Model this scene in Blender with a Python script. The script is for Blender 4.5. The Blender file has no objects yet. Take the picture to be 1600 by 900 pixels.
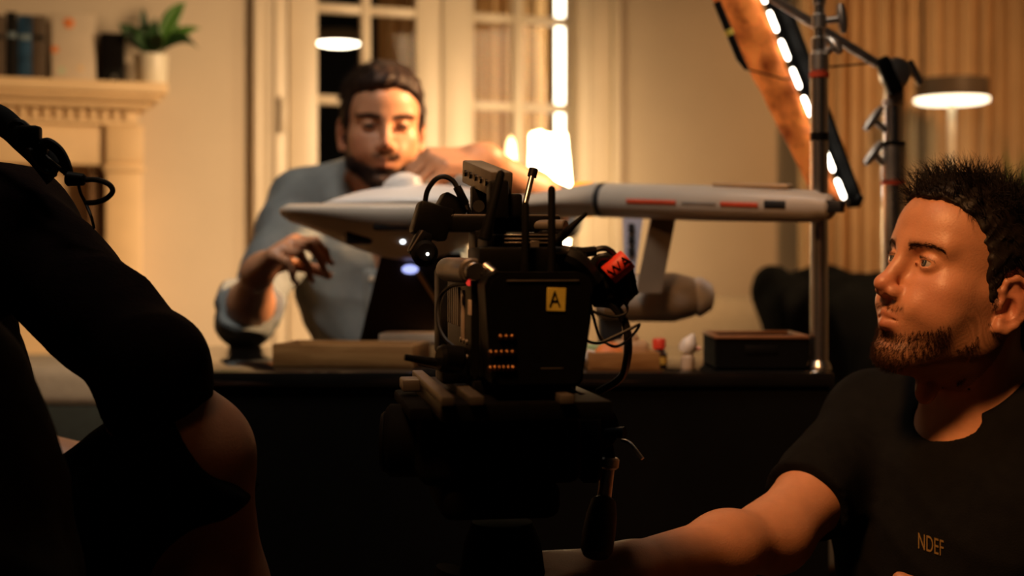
import bpy, bmesh, math, random
import numpy as np
from mathutils import Vector, Matrix

random.seed(7); RNG = np.random.default_rng(7)
sc = bpy.context.scene
C = sc.collection
PI = math.pi

# ------------------------------------------------------------------ camera
F, EYE, HY = 2222.2, 0.926, 400.0            # focal length in pixels of a 1600x900 frame, eye height, horizon row
def P(x, y, Z):                              # pixel + distance -> point
    return Vector(((x-800)/F*Z, Z, EYE-(y-HY)/F*Z))
cam = bpy.data.cameras.new('camera'); cam_o = bpy.data.objects.new('camera', cam); C.objects.link(cam_o)
cam_o.location = (0, 0, EYE); cam_o.rotation_euler = (PI/2, 0, 0)
cam.lens = 50; cam.sensor_width = 36; cam.shift_y = -(450-HY)/1600
cam.clip_start = 0.02; cam.clip_end = 60
cam.dof.use_dof = True; cam.dof.focus_distance = 1.50; cam.dof.aperture_fstop = 3.6; cam.dof.aperture_blades = 0
sc.camera = cam_o

# ------------------------------------------------------------------ world, lights, exposure
w = bpy.data.worlds.new('night'); sc.world = w; w.use_nodes = True
w.node_tree.nodes['Background'].inputs[0].default_value = (0.010, 0.007, 0.005, 1)
w.node_tree.nodes['Background'].inputs[1].default_value = 0.25
sc.view_settings.view_transform = 'Standard'; sc.view_settings.look = 'None'
sc.view_settings.gamma = 1; sc.view_settings.use_curve_mapping = False
sc.view_settings.exposure = 0.0
sc.cycles.use_denoising = True
sc.cycles.sample_clamp_indirect = 4.0
sc.cycles.max_bounces = 6; sc.cycles.diffuse_bounces = 3; sc.cycles.glossy_bounces = 3
sc.cycles.transparent_max_bounces = 12
sc.cycles.caustics_reflective = False; sc.cycles.caustics_refractive = False

def area(name, loc, target, size, power, col, size_y=None, spread=None):
    l = bpy.data.lights.new(name, 'AREA'); o = bpy.data.objects.new(name, l); C.objects.link(o)
    l.energy = power; l.color = col; l.size = size
    if size_y: l.shape = 'RECTANGLE'; l.size_y = size_y
    if spread: l.spread = math.radians(spread)
    o.location = loc
    o.rotation_euler = (Vector(target)-Vector(loc)).to_track_quat('-Z', 'Y').to_euler()
    return o
WARM = (1.0, 0.60, 0.30)
area('set_key_light', (1.42, 3.05, 1.72), (-0.85, 4.50, 0.72), 0.80, 18.5, (1.0, 0.64, 0.33), spread=74)
area('face_key_light', (1.02, 2.70, 1.75), (-0.25, 2.82, 1.08), 0.25, 7.5, (1.0, 0.54, 0.24), spread=50)
area('overhead_soft_light', (-0.3, 1.55, 2.60), (-0.25, 2.50, 0.75), 0.45, 4.0, (1.0, 0.85, 0.70), spread=76)
area('ceiling_light', (-0.2, 3.9, 2.70), (-0.2, 3.9, 0), 0.8, 4, (1.0, 0.62, 0.32))
area('drape_wash_light', (2.05, 3.7, 2.3), (1.40, 5.4, 1.10), 0.4, 5.0, (1.0, 0.50, 0.20), spread=80)  # added wash that brightens the drapes, no fixture is seen there
area('operator_key_light', (-.42, .58, 2.35), (0.42, 1.64, 0.80), 0.30, 2.2, (1.0, 0.44, 0.15), spread=40)

# ------------------------------------------------------------------ material helpers
def nodes_of(m):
    m.use_nodes = True
    nt = m.node_tree
    return nt, nt.nodes, nt.links, nt.nodes['Principled BSDF']
MATS = {}
def pm(name, col, rough=0.5, metal=0.0, var=0.12, scale=18.0, bump=0.0, bscale=80.0, emit=None, estr=0.0, coat=0.0, sheen=0.0, spec=None):
    """procedural material: colour broken up by noise, optional fine relief"""
    if name in MATS: return MATS[name]
    m = bpy.data.materials.new(name); nt, N, L, b = nodes_of(m)
    tc = N.new('ShaderNodeTexCoord'); nz = N.new('ShaderNodeTexNoise')
    nz.inputs['Scale'].default_value = scale; nz.inputs['Detail'].default_value = 4
    L.new(tc.outputs['Object'], nz.inputs['Vector'])
    rp = N.new('ShaderNodeValToRGB'); c = rp.color_ramp
    c.elements[0].position = .3; c.elements[1].position = .7
    c.elements[0].color = tuple(max(0, v*(1-var)) for v in col)+(1,)
    c.elements[1].color = tuple(min(1, v*(1+var)) for v in col)+(1,)
    L.new(nz.outputs['Fac'], rp.inputs['Fac']); L.new(rp.outputs['Color'], b.inputs['Base Color'])
    b.inputs['Roughness'].default_value = rough; b.inputs['Metallic'].default_value = metal
    if coat: b.inputs['Coat Weight'].default_value = coat
    if sheen: b.inputs['Sheen Weight'].default_value = sheen
    if spec is not None: b.inputs['Specular IOR Level'].default_value = spec
    if emit: b.inputs['Emission Color'].default_value = tuple(emit)+(1,); b.inputs['Emission Strength'].default_value = estr
    if bump:
        n2 = N.new('ShaderNodeTexNoise'); n2.inputs['Scale'].default_value = bscale; n2.inputs['Detail'].default_value = 5
        L.new(tc.outputs['Object'], n2.inputs['Vector'])
        bp = N.new('ShaderNodeBump'); bp.inputs['Strength'].default_value = bump; bp.inputs['Distance'].default_value = .004
        L.new(n2.outputs['Fac'], bp.inputs['Height']); L.new(bp.outputs['Normal'], b.inputs['Normal'])
    MATS[name] = m; return m
def wood(name, c0, c1, rough=0.45, scale=3.0, stretch=(1, 14, 14)):
    if name in MATS: return MATS[name]
    m = bpy.data.materials.new(name); nt, N, L, b = nodes_of(m)
    tc = N.new('ShaderNodeTexCoord'); mp = N.new('ShaderNodeMapping'); mp.inputs['Scale'].default_value = stretch
    nz = N.new('ShaderNodeTexNoise'); nz.inputs['Scale'].default_value = scale; nz.inputs['Detail'].default_value = 6; nz.inputs['Distortion'].default_value = 1.2
    rp = N.new('ShaderNodeValToRGB'); rp.color_ramp.elements[0].position = .35; rp.color_ramp.elements[1].position = .68
    rp.color_ramp.elements[0].color = c0+(1,); rp.color_ramp.elements[1].color = c1+(1,)
    L.new(tc.outputs['Object'], mp.inputs['Vector']); L.new(mp.outputs['Vector'], nz.inputs['Vector'])
    L.new(nz.outputs['Fac'], rp.inputs['Fac']); L.new(rp.outputs['Color'], b.inputs['Base Color'])
    b.inputs['Roughness'].default_value = rough
    MATS[name] = m; return m
def glass_mat(name, tint=(1, 1, 1), refl=0.10):
    if name in MATS: return MATS[name]
    m = bpy.data.materials.new(name); m.use_nodes = True; nt = m.node_tree; nt.nodes.clear()
    o = nt.nodes.new('ShaderNodeOutputMaterial'); mx = nt.nodes.new('ShaderNodeMixShader'); t = nt.nodes.new('ShaderNodeBsdfTransparent'); g = nt.nodes.new('ShaderNodeBsdfGlossy')
    t.inputs['Color'].default_value = tint+(1,); g.inputs['Roughness'].default_value = .03
    nz = nt.nodes.new('ShaderNodeTexNoise'); nz.inputs['Scale'].default_value = 3; mr = nt.nodes.new('ShaderNodeMapRange')
    mr.inputs['To Min'].default_value = refl*.7; mr.inputs['To Max'].default_value = refl*1.3
    nt.links.new(nz.outputs['Fac'], mr.inputs['Value']); nt.links.new(mr.outputs['Result'], mx.inputs['Fac'])
    nt.links.new(t.outputs[0], mx.inputs[1]); nt.links.new(g.outputs[0], mx.inputs[2]); nt.links.new(mx.outputs[0], o.inputs['Surface'])
    MATS[name] = m; return m

# ------------------------------------------------------------------ geometry helpers
def fr(loc=(0, 0, 0), rot=(0, 0, 0)):
    return Matrix.Translation(Vector(loc)) @ Matrix.Rotation(rot[2], 4, 'Z') @ Matrix.Rotation(rot[1], 4, 'Y') @ Matrix.Rotation(rot[0], 4, 'X')
def along(a, b):                                     # frame at a with z towards b
    a = Vector(a); b = Vector(b)
    return Matrix.Translation(a) @ (b-a).to_track_quat('Z', 'Y').to_matrix().to_4x4()
class MB:
    def __init__(s): s.bm = bmesh.new(); s.M = Matrix.Identity(4)
    def _add(s, vs, fs, M=None):
        T = s.M @ (M if M is not None else Matrix.Identity(4))
        bv = [s.bm.verts.new(T @ Vector(v)) for v in vs]
        for f in fs:
            try: s.bm.faces.new([bv[i] for i in f])
            except ValueError: pass
        return s
    def box(s, lo, hi, r=0.0, seg=2, M=None):
        lo = Vector(lo); hi = Vector(hi); c = (lo+hi)/2; d = hi-lo
        t = bmesh.new(); bmesh.ops.create_cube(t, size=1)
        for v in t.verts: v.co = Vector((v.co.x*d.x, v.co.y*d.y, v.co.z*d.z))+c
        if r > 0:
            bmesh.ops.bevel(t, geom=list(t.edges), offset=min(r, .49*min(abs(d.x), abs(d.y), abs(d.z))), segments=seg, profile=.5, affect='EDGES')
        t.verts.index_update()
        s._add([v.co.copy() for v in t.verts], [[v.index for v in f.verts] for f in t.faces], M); t.free(); return s
    def tube(s, pts, r, n=8, cap=True, M=None, flat=None):
        pts = [Vector(p) for p in pts]; m = len(pts)
        rs = r if isinstance(r, (list, tuple)) else [r]*m
        vs = []; fs = []; up = None
        for i, p in enumerate(pts):
            t = (pts[min(i+1, m-1)]-pts[max(i-1, 0)])
            if t.length < 1e-9: t = Vector((0, 0, 1))
            t.normalize()
            if up is None:
                up = Vector((0, 0, 1)) if abs(t.z) < .9 else Vector((1, 0, 0))
            x = (up-t*up.dot(t)); x = x.normalized() if x.length > 1e-6 else t.orthogonal().normalized()
            y = t.cross(x); up = x
            for k in range(n):
                a = 2*PI*k/n; ca, sa = math.cos(a)*rs[i], math.sin(a)*rs[i]
                if flat: sa *= flat
                vs.append(p+x*ca+y*sa)
        for i in range(m-1):
            for k in range(n):
                fs.append((i*n+k, i*n+(k+1) % n, (i+1)*n+(k+1) % n, (i+1)*n+k))
        if cap: fs.append(tuple(range(n-1, -1, -1))); fs.append(tuple((m-1)*n+k for k in range(n)))
        return s._add(vs, fs, M)
    def lathe(s, prof, n=24, M=None, sx=1, sy=1):     # prof: [(r,z)...] about z
        vs = []; fs = []
        for r, z in prof:
            for k in range(n):
                a = 2*PI*k/n; vs.append((r*math.cos(a)*sx, r*math.sin(a)*sy, z))
        m = len(prof)
        for i in range(m-1):
            for k in range(n): fs.append((i*n+k, i*n+(k+1) % n, (i+1)*n+(k+1) % n, (i+1)*n+k))
        fs.append(tuple(range(n-1, -1, -1))); fs.append(tuple((m-1)*n+k for k in range(n)))
        return s._add(vs, fs, M)
    def cyl(s, a, b, r, r2=None, n=20, bev=0.0):
        L = (Vector(b)-Vector(a)).length; r2 = r if r2 is None else r2
        if bev: pr = [(r-bev, 0), (r, bev), (r2, L-bev), (r2-bev, L)]
        else: pr = [(r, 0), (r2, L)]
        return s.lathe(pr, n, along(a, b))
    def prism(s, poly, h0, h1, M=None):               # polygon in xy between z=h0 and h1
        n = len(poly); vs = [(x, y, h0) for x, y in poly]+[(x, y, h1) for x, y in poly]
        fs = [tuple(range(n-1, -1, -1)), tuple(range(n, 2*n))]+[(i, (i+1) % n, n+(i+1) % n, n+i) for i in range(n)]
        return s._add(vs, fs, M)
    def ball(s, c, r, n=16, sc3=(1, 1, 1), M=None):
        pr = [(max(1e-4, r*math.sin(PI*i/10)), -r*math.cos(PI*i/10)) for i in range(11)]
        T = Matrix.Translation(Vector(c)) @ Matrix.Diagonal((*sc3, 1))
        return s.lathe(pr, n, (M @ T) if M is not None else T)
    def quad(s, a, b, c, d): return s._add([a, b, c, d], [(0, 1, 2, 3)])
    def grid(s, fn, nu, nv, M=None):
        vs = [fn(i/nu, j/nv) for i in range(nu+1) for j in range(nv+1)]
        fs = [(i*(nv+1)+j, (i+1)*(nv+1)+j, (i+1)*(nv+1)+j+1, i*(nv+1)+j+1) for i in range(nu) for j in range(nv)]
        return s._add(vs, fs, M)
    def build(s, name, mat, parent=None, sharp=38, mods=None):
        bmesh.ops.recalc_face_normals(s.bm, faces=s.bm.faces)
        me = bpy.data.meshes.new(name); s.bm.to_mesh(me); s.bm.free()
        return finish(name, me, mat, parent, sharp)
def finish(name, me, mat, parent=None, sharp=38):
    me.shade_smooth()
    if sharp: me.set_sharp_from_angle(angle=math.radians(sharp))
    for m in (mat if isinstance(mat, (list, tuple)) else [mat]): me.materials.append(m)
    o = bpy.data.objects.new(name, me); C.objects.link(o)
    if parent: o.parent = parent
    return o
def solidify(o, t, off=0):
    md = o.modifiers.new('solid', 'SOLIDIFY'); md.thickness = t; md.offset = off; return o
def tag(o, label, cat, group=None, kind=None):
    if label: o['label'] = label
    if cat: o['category'] = cat
    if group: o['group'] = group
    if kind: o['kind'] = kind
    return o
def thing(name, label, cat, loc=(0, 0, 0), rot=(0, 0, 0), group=None):
    o = bpy.data.objects.new(name, None); C.objects.link(o); o.location = loc; o.rotation_euler = rot
    o.empty_display_size = .05
    return tag(o, label, cat, group)
def struct(o): o['kind'] = 'structure'; return o
def bez(pts, n=10):                                   # Catmull-Rom through points
    pts = [Vector(p) for p in pts]; out = []
    for i in range(len(pts)-1):
        p0 = pts[max(i-1, 0)]; p1 = pts[i]; p2 = pts[i+1]; p3 = pts[min(i+2, len(pts)-1)]
        for k in range(n):
            t = k/n
            out.append(.5*((2*p1)+(p2-p0)*t+(2*p0-5*p1+4*p2-p3)*t*t+(3*p1-p0-3*p2+p3)*t**3))
    out.append(pts[-1]); return out
def text_mesh(s, size, mat, name, parent, M, thick=.0002, shear=0):
    cu = bpy.data.curves.new(name, 'FONT'); cu.body = s; cu.size = size; cu.extrude = thick; cu.align_x = 'CENTER'; cu.align_y = 'CENTER'; cu.shear = shear
    to = bpy.data.objects.new(name, cu); me = bpy.data.meshes.new_from_object(to)
    bpy.data.objects.remove(to); me.transform(M)
    return finish(name, me, mat, parent, 30)

# ------------------------------------------------------------------ the room (back wall turned about 20 degrees)
TH = math.atan(.36); WO = Vector((0, 5.0, 0)); WE = Vector((math.cos(TH), math.sin(TH), 0)); WN = Vector((math.sin(TH), -math.cos(TH), 0))
def WS(x, y=400, d=0.0):                              # pixel -> (s, z) on the plane d metres in front of the back wall
    O = WO+WN*d; u = (x-800)/F
    Z = O.dot(WN)/(u*WN.x+WN.y)
    p = Vector((u*Z, Z, 0)); return ((p-O).dot(WE), EYE-(y-HY)/F*Z)
def S(x, d=0.0): return WS(x, 400, d)[0]
def WP(s, d, z): return WO+WE*s+WN*d+Vector((0, 0, z))
MW = Matrix.Translation(WO) @ Matrix.Rotation(TH, 4, 'Z')
def inwall(o): o.matrix_world = MW; return o          # geometry written as (s, -d, z)

m_wall = pm('cream_wall_paint', (.60, .50, .38), .62, var=.05, scale=3, bump=.08, bscale=60)
m_trim = pm('cream_gloss_paint', (.66, .56, .43), .38, var=.04, scale=5)
m_mantel = pm('ochre_mantel_paint', (.80, .57, .32), .5, var=.08, scale=6)
m_ceil = pm('ceiling_paint', (.40, .34, .27), .7, var=.04)
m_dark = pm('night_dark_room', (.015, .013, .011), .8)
m_glass = glass_mat('clear_glass', refl=.005)
m_floor = wood('oak_floor', (.22, .11, .045), (.36, .20, .085), .35, 2.0, (10, 1.0, 1))

struct(MB().box((-3.6, -1.2, -.06), (3.6, 8.6, 0)).build('floor', m_floor))
struct(MB().box((-3.6, 1.9, 2.75), (3.6, 8.6, 2.85)).build('ceiling', m_ceil))
sA, sB = S(447), S(905)                               # door opening
H = 2.75; DT = 2.18
struct(inwall(MB().box((-3.5, 0, 0), (sA, .14, H)).build('wall_back', m_wall)))
struct(inwall(MB().box((sB, 0, 0), (3.6, .14, H)).build('wall_back_right', m_wall)))
struct(inwall(MB().box((sA, 0, DT), (sB, .14, H)).build('wall_back_above', m_wall)))
struct(MB().box((-3.6, -1.2, 0), (-3.5, 8.6, H)).build('wall_left', m_wall))
struct(MB().box((3.5, -1.2, 0), (3.6, 8.6, H)).build('wall_right', m_wall))
# casings of the doorway: flat board, raised back band
def casing(name, a, b, band_left):
    m = MB(); m.box((a, -.028, 0), (b, 0, DT+.02), .006)
    if band_left: m.box((a-.008, -.036, 0), (a+.020, 0, DT+.02), .008)
    else: m.box((b-.022, -.05, 0), (b+.012, 0, DT+.02), .008); 
    q = (a*.35+b*.65) if band_left else (a*.65+b*.35)
    m.box((q-.006, -.036, 0), (q+.006, 0, DT+.02), .003)
    return struct(inwall(m.build(name, m_trim)))
casing('trim_1', S(399, .03), S(449, .03), True)
casing('trim_2', S(903, .03), S(964, .03), False)
struct(inwall(MB().box((sA-.14, -.03, DT), (sB+.14, 0, DT+.12), .008).build('trim_3', m_trim)))
struct(inwall(MB().box((S(268), -.018, 0), (S(399), 0, .14), .005).build('baseboard_back', m_trim)))
struct(inwall(MB().box((S(964), -.018, 0), (3.5, 0, .14), .005).build('baseboard_right', m_trim)))

# French doors: stiles, rails, glazing bars and panes each their own piece
def french_door(name, x0, x1, xs, zh):
    d = bpy.data.objects.new(name, None); C.objects.link(d); d.matrix_world = MW; d['kind'] = 'structure'
    ya, yb = .045, .085
    a, b = S(x0, -.045), S(x1, -.045); g = [S(x, -.045) for x in xs]     # xs: left glass edge, bar left, bar right, right glass edge
    zb, zt = .30, 2.06
    MB().box((a, ya, .01), (g[0], yb, DT-.01), .004).build('stile', m_trim, d)
    MB().box((g[3], ya, .01), (b, yb, DT-.01), .004).build('stile', m_trim, d)
    MB().box((g[0], ya, .01), (g[3], yb, zb), .004).build('rail', m_trim, d)
    MB().box((g[0], ya, zt), (g[3], yb, DT-.01), .004).build('rail', m_trim, d)
    MB().box((g[1], ya, zb), (g[2], yb, zt), .005).build('muntin', m_trim, d)
    bars = [z for z in zh if zb+.06 < z < zt-.06]
    for (l, r) in ((g[0], g[1]), (g[2], g[3])):
        for z in bars: MB().box((l, ya+.003, z-.016), (r, yb-.003, z+.016), .005).build('muntin', m_trim, d)
        ed = [zb]+bars+[zt]
        for i in range(len(ed)-1):
            lo = ed[i]+(.016 if i else 0); hi = ed[i+1]-(.016 if i < len(ed)-2 else 0)
            MB().box((l-.002, .062, lo-.002), (r+.002, .066, hi+.002)).build('pane', m_glass, d)
    return d
z0 = WS(500, 155, -.045)[1]; dz = WS(500, 11, -.045)[1]-z0
zh = [z0+dz*k for k in range(-4, 5)]
door1 = french_door('door_1', 452, 689, (497, 565, 580, 650), zh)
door2 = french_door('door_2', 692, 904, (741, 803, 818, 889), zh)
a, b = S(438, .03), S(448, .03)
hz = WS(443, 180, .03)[1]
MB().box((a, -.045, hz-.052), (b, -.02, hz+.052), .004).cyl((a+.004, -.045, hz-.06), (a+.004, -.045, hz+.06), .008).build('hinge', m_trim, door1)

# the dark room seen through the panes
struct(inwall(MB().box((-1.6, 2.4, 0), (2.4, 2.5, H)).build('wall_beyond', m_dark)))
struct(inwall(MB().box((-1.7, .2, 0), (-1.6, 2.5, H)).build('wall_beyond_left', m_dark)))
def drape(name, s0, s1, y, z0, z1, folds, amp, mat, label, n=140, seed=0, cat='curtain', group=None):
    rr = random.Random(seed); ph = [rr.uniform(0, 6) for _ in range(4)]
    def fn(u, v):
        k = u*folds*2*PI
        yy = amp*(math.sin(k+ph[0]+.5*math.sin(k*.37+ph[1]))*(.75+.25*math.sin(k*.21+ph[2]))+.35*math.sin(2.3*k+ph[3]))*(.8+.2*v)
        return (s0+(s1-s0)*u+.006*math.sin(k*1.1), y+yy, z0+(z1-z0)*v)
    o = MB().grid(fn, n, 4).build(name, mat, None, None); solidify(o, .003)
    inwall(o); return tag(o, label, cat, group)
m_curt = pm('amber_curtain_cloth', (.48, .275, .105), .8, var=.10, scale=9, bump=.2, bscale=200)
m_drape = pm('beige_drape_cloth', (.62, .44, .25), .8, var=.1, scale=6, bump=.25, bscale=240)
drape('door_curtain', S(592, -.3), S(700, -.3), .30, .02, 2.15, 4, .012, m_curt, 'amber curtain hanging behind the panes of the left french door leaf', seed=3)
drape('door_curtain', S(715, -.3), S(858, -.3), .30, .02, 2.15, 6, .012, m_curt, 'amber curtain hanging behind the panes of the right french door leaf beside a tube light', seed=5)
# hanging disc lamp in the dark room
ps, pz = WS(528, 66, -.75)
pl = thing('pendant_lamp', 'glowing white disc pendant lamp in the dark room behind the door panes', 'lamp', WP(ps, -.75, pz))
m_glow = pm('lamp_opal_glow', (1, .93, .8), .4, var=.02, emit=(1.0, .84, .60), estr=9)
MB().lathe([(.03, .052), (.07, .048), (.098, .03), (.098, .0), (.09, -.006)], 40).build('shade', m_trim, pl)
MB().lathe([(.001, -.012), (.06, -.013), (.088, -.006), (.088, .0)], 40).build('diffuser', m_glow, pl)
MB().tube([(0, 0, .05), (0, 0, 2.75-pz)], .003).build('cord', m_dark, pl)
# tube light behind the right leaf
ts, tz = WS(880, 200, -.22)
tl = thing('tube_light', 'tall upright glowing tube light standing behind the right door panes', 'light', WP(ts, -.22, 0))
m_tube = pm('tube_glow', (1, .95, .85), .4, var=.02, emit=(1.0, .90, .68), estr=5)
MB().cyl((0, 0, .1), (0, 0, 2.0), .030, bev=.008).build('tube', m_tube, tl)
MB().lathe([(.10, 0), (.10, .012), (.036, .02), (.036, .1)], 24).build('base', m_dark, tl)
# ------------------------------------------------------------------ fireplace surround on the left of the back wall
fp = thing('fireplace', 'cream fireplace surround with dentil moulding and plain pilaster', 'fireplace')
fp.matrix_world = MW
ytop = WS(150, 127, .22)[1]                                     # top of the shelf
sR = S(262, .24); sL = sR-1.75
m = MB(); m.box((sL, -.26, ytop-.035), (sR, .0, ytop), .006)
m.box((sL+.02, -.24, ytop-.055), (sR-.02, 0, ytop-.033), .010, 3); m.box((sL+.05, -.205, ytop-.078), (sR-.05, 0, ytop-.053), .012, 3)
m.build('mantel_shelf', m_mantel, fp)
m = MB(); m.box((sL+.08, -.155, ytop-.125), (sR-.08, 0, ytop-.075), .004); m.build('dentil_bed', m_mantel, fp)
q = MB().box((0, -.166, ytop-.110), (.020, -.150, ytop-.080), .002); d0 = q.build('dentil', m_mantel, fp)
n = int((sR-.1-(sL+.1))/.034)
for i in range(n):
    o = d0 if i == 0 else d0.copy()
    if i: C.objects.link(o); o.parent = fp
    o.location = (sR-.125-.034*i, 0, 0)
zf = WS(120, 257, .14)[1]
sp0, sp1 = S(165, .14), S(222, .14); wl = sp1-sp0
MB().box((sL+.10, -.13, zf), (sR-.10, 0, ytop-.12), .004).build('frieze', m_mantel, fp)
for a in (sp0, sL+.12):
    MB().box((a, -.145, 0), (a+wl, 0, zf+.01), .004).build('pilaster', m_mantel, fp)
    MB().box((a-.008, -.155, zf-.02), (a+wl+.008, 0, zf), .006).build('capital', m_mantel, fp)
    MB().box((a-.012, -.165, 0), (a+wl+.012, 0, .15), .006).build('plinth', m_mantel, fp)
MB().box((sp0, -.149, zf+.01), (sp1+.004, -.1, ytop-.125), .003).build('corner_block', m_mantel, fp)
m_reveal_shade = pm('firebox_reveal_shade', (.20, .11, .05), .85, var=.3, scale=14)  # dark brown puts the shade of the firebox's inner reveal into its colour
MB().box((sL+.12+wl-.02, -.030, 0), (sp0+.02, -.005, zf+.01)).build('firebox_back', m_mantel, fp)
MB().box((sp0-.045, -.11, 0), (sp0+.01, -.030, zf)).build('firebox_cheek', m_reveal_shade, fp)

# things on the mantel shelf
m_bk_dark = pm('book_black_cloth', (.008, .007, .0065), .6, spec=.15); m_bk_blue = pm('book_blue_cover', (.018, .055, .11), .5, var=.7, scale=25, spec=.2)
m_bk_teal = pm('book_slate_cover', (.16, .22, .26), .4, var=.35, scale=20); m_bk_brown = pm('book_taupe_cover', (.10, .072, .05), .6, spec=.2)
m_paper = pm('book_paper', (.72, .62, .46), .7, scale=60)
def book(x0, x1, ytp, mat, label, d=.10, tilt=0):
    a, b = S(x0, d), S(x1, d); h = WS(x0, ytp, d)[1]-ytop; w_ = b-a
    t = thing('book', label, 'book', WP(a, d, ytop), (0, 0, TH), 'books on the mantel shelf')
    m = MB(); m.box((0, -.0, .0), (.003, .14, h), .001); m.box((w_-.003, 0, 0), (w_, .14, h), .001); m.box((0, -.003, 0), (w_, .002, h), .002); m.build('cover', mat, t)
    MB().box((.003, .002, .004), (w_-.003, .135, h-.004)).build('pages', m_paper, t)
    if w_ > .03: MB().box((.004, -.0038, h*.62), (w_-.004, -.002, h*.70), .0005).build('spine_band', m_bk_teal if mat is not m_bk_brown else m_bk_dark, t)
    return t
book(-26, 8, 22, m_bk_brown, 'taupe book at the far end of the mantel row beside a black book', .17)
book(9, 27, 18, m_bk_dark, 'tall black clothbound book on the mantel between taupe and blue books', .17)
book(28, 50, 23, m_bk_blue, 'blue glossy covered book on the mantel beside a black book', .17)
book(51, 72, 24, m_bk_brown, 'taupe book on the mantel shelf next to the cream card', .17)
# cream standing card with orange motifs
cs, ch = S(81, .12), WS(81, 16, .12)[1]-ytop; cw = S(150, .12)-cs
cd = thing('picture_card', 'cream standing picture card with small orange motifs on the mantel', 'card', WP(cs, .12, ytop), (math.radians(-6), 0, TH))
m_card = pm('cream_card', (.62, .52, .40), .6, var=.05); m_orange = pm('orange_print', (.75, .22, .05), .6, var=.15, scale=40); m_green_p = pm('pale_green_print', (.48, .55, .38), .6)
MB().box((0, 0, 0), (cw, .006, ch), .002).build('board', m_card, cd)
for (px, py, r, mt) in ((108, 34, 9, m_orange), (86, 76, 6, m_orange), (96, 110, 6, m_green_p), (126, 106, 5, m_mantel)):
    cx, cz = S(px, .12)-cs, WS(px, py, .12)[1]-ytop; rr = r/F*4.4
    MB().lathe([(rr, 0), (rr*.9, .0012)], 14, fr((cx, .0005, cz), (PI/2, 0, 0))).build('motif', mt, cd)
MB().box((cw*.4, .006, .0), (cw*.6, .05, .004), .001).build('foot', m_card, cd)
# black bookshelf speaker-like box
bs = S(157, .13); bw = S(196, .13)-bs; bh = WS(157, 50, .13)[1]-ytop
sp = thing('shelf_box', 'matte black upright box on the mantel beside the white flower pot', 'box', WP(bs, .13, ytop), (0, 0, TH))
m_blk = pm('matte_black_plastic', (.005, .0048, .0045), .5, var=.2, scale=40, spec=.12)
MB().box((0, 0, 0), (bw, .12, bh), .006, 3).build('body', m_blk, sp)
MB().box((.006, -.003, .05), (bw-.006, .002, bh-.008), .002).build('front_panel', pm('speaker_cloth', (.006, .005, .0045), .9, spec=.05), sp)
MB().lathe([(.009, 0), (.008, .004)], 16, fr((bw*.55, -.001, .025), (PI/2, 0, 0))).build('knob', pm('dull_steel', (.5, .48, .45), .3, 1), sp)
# potted plant on the mantel
pc = S(236, .13); pr_ = (S(262, .13)-S(208, .13))/2; ph = WS(236, 86, .13)[1]-ytop
pot = thing('potted_plant', 'green leafy plant in a white pot on the mantel shelf', 'plant', WP(pc, .13, ytop), (0, 0, TH))
m_pot = pm('white_glazed_pot', (.78, .72, .58), .35, var=.04); m_soil = pm('dark_soil', (.03, .02, .012), .95, var=.5, scale=90)
MB().lathe([(pr_*.84, 0), (pr_*.88, .004), (pr_, ph-.004), (pr_*.99, ph), (pr_*.93, ph), (pr_*.91, ph-.014)], 32).build('pot', m_pot, pot)
MB().lathe([(pr_*.92, ph-.018), (.002, ph-.012)], 24).build('soil', m_soil, pot)
m_leaf = [pm('leaf_dark_green', (.018, .060, .014), .4, var=.35, scale=20), pm('leaf_bright_green', (.075, .20, .030), .4, var=.3, scale=20)]
def leaf(parent, base, tip, width, sag, mat, up=(0, -1, .3), stem=.25):
    base = Vector(base); tip = Vector(tip); ax = tip-base; L_ = ax.length; a = ax.normalized()
    sd = a.cross(Vector(up)).normalized(); nn = sd.cross(a).normalized(); N_ = 9
    def fn(u, v):
        t = u; wv = width*math.sin(PI*min(1, max(0, (t-stem*.6)/(1-stem*.6)))**.8) if t > stem*.6 else .0022
        wv = max(wv, .002*(1-t)+.0003)
        c = base+ax*t+Vector((0, 0, 1))*(sag*4*t*(1-t))
        k = (v-.5)*2
        return c+sd*(wv*k)+nn*(abs(k)*wv*.35)
    o = MB().grid(fn, 12, 4).build('leaf', mat, parent, None); solidify(o, .0012); return o
def rel(px, py, d=.13): s_, z_ = WS(px, py, d); return (s_-pc, -(d-.13), z_-ytop)
for i, (bx, tx, ty, w_, sag, k, dd) in enumerate((
    (228, 186, 38, .026, .02, 0, 0), (230, 222, 14, .017, .01, 0, .02), (240, 290, 3, .026, .03, 1, .0), (245, 313, 46, .018, .03, 1, .02), (246, 307, 80, .020, .05, 0, .05),
    (232, 205, 62, .020, .03, 0, .06), (236, 240, 30, .024, .0, 0, .05), (238, 262, 40, .022, .02, 1, -.03), (230, 196, 66, .016, .03, 0, -.04), (234, 218, 40, .026, .0, 0, -.03), (243, 284, 34, .020, .02, 1, -.05), (236, 250, 62, .022, .02, 0, .08), (229, 212, 48, .022, .02, 0, .04))):
    b_ = rel(bx, 86); leaf(pot, (b_[0], 0, ph-.015), (rel(tx, ty)[0], -dd, rel(tx, ty)[2]), w_, sag, m_leaf[k])

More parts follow.
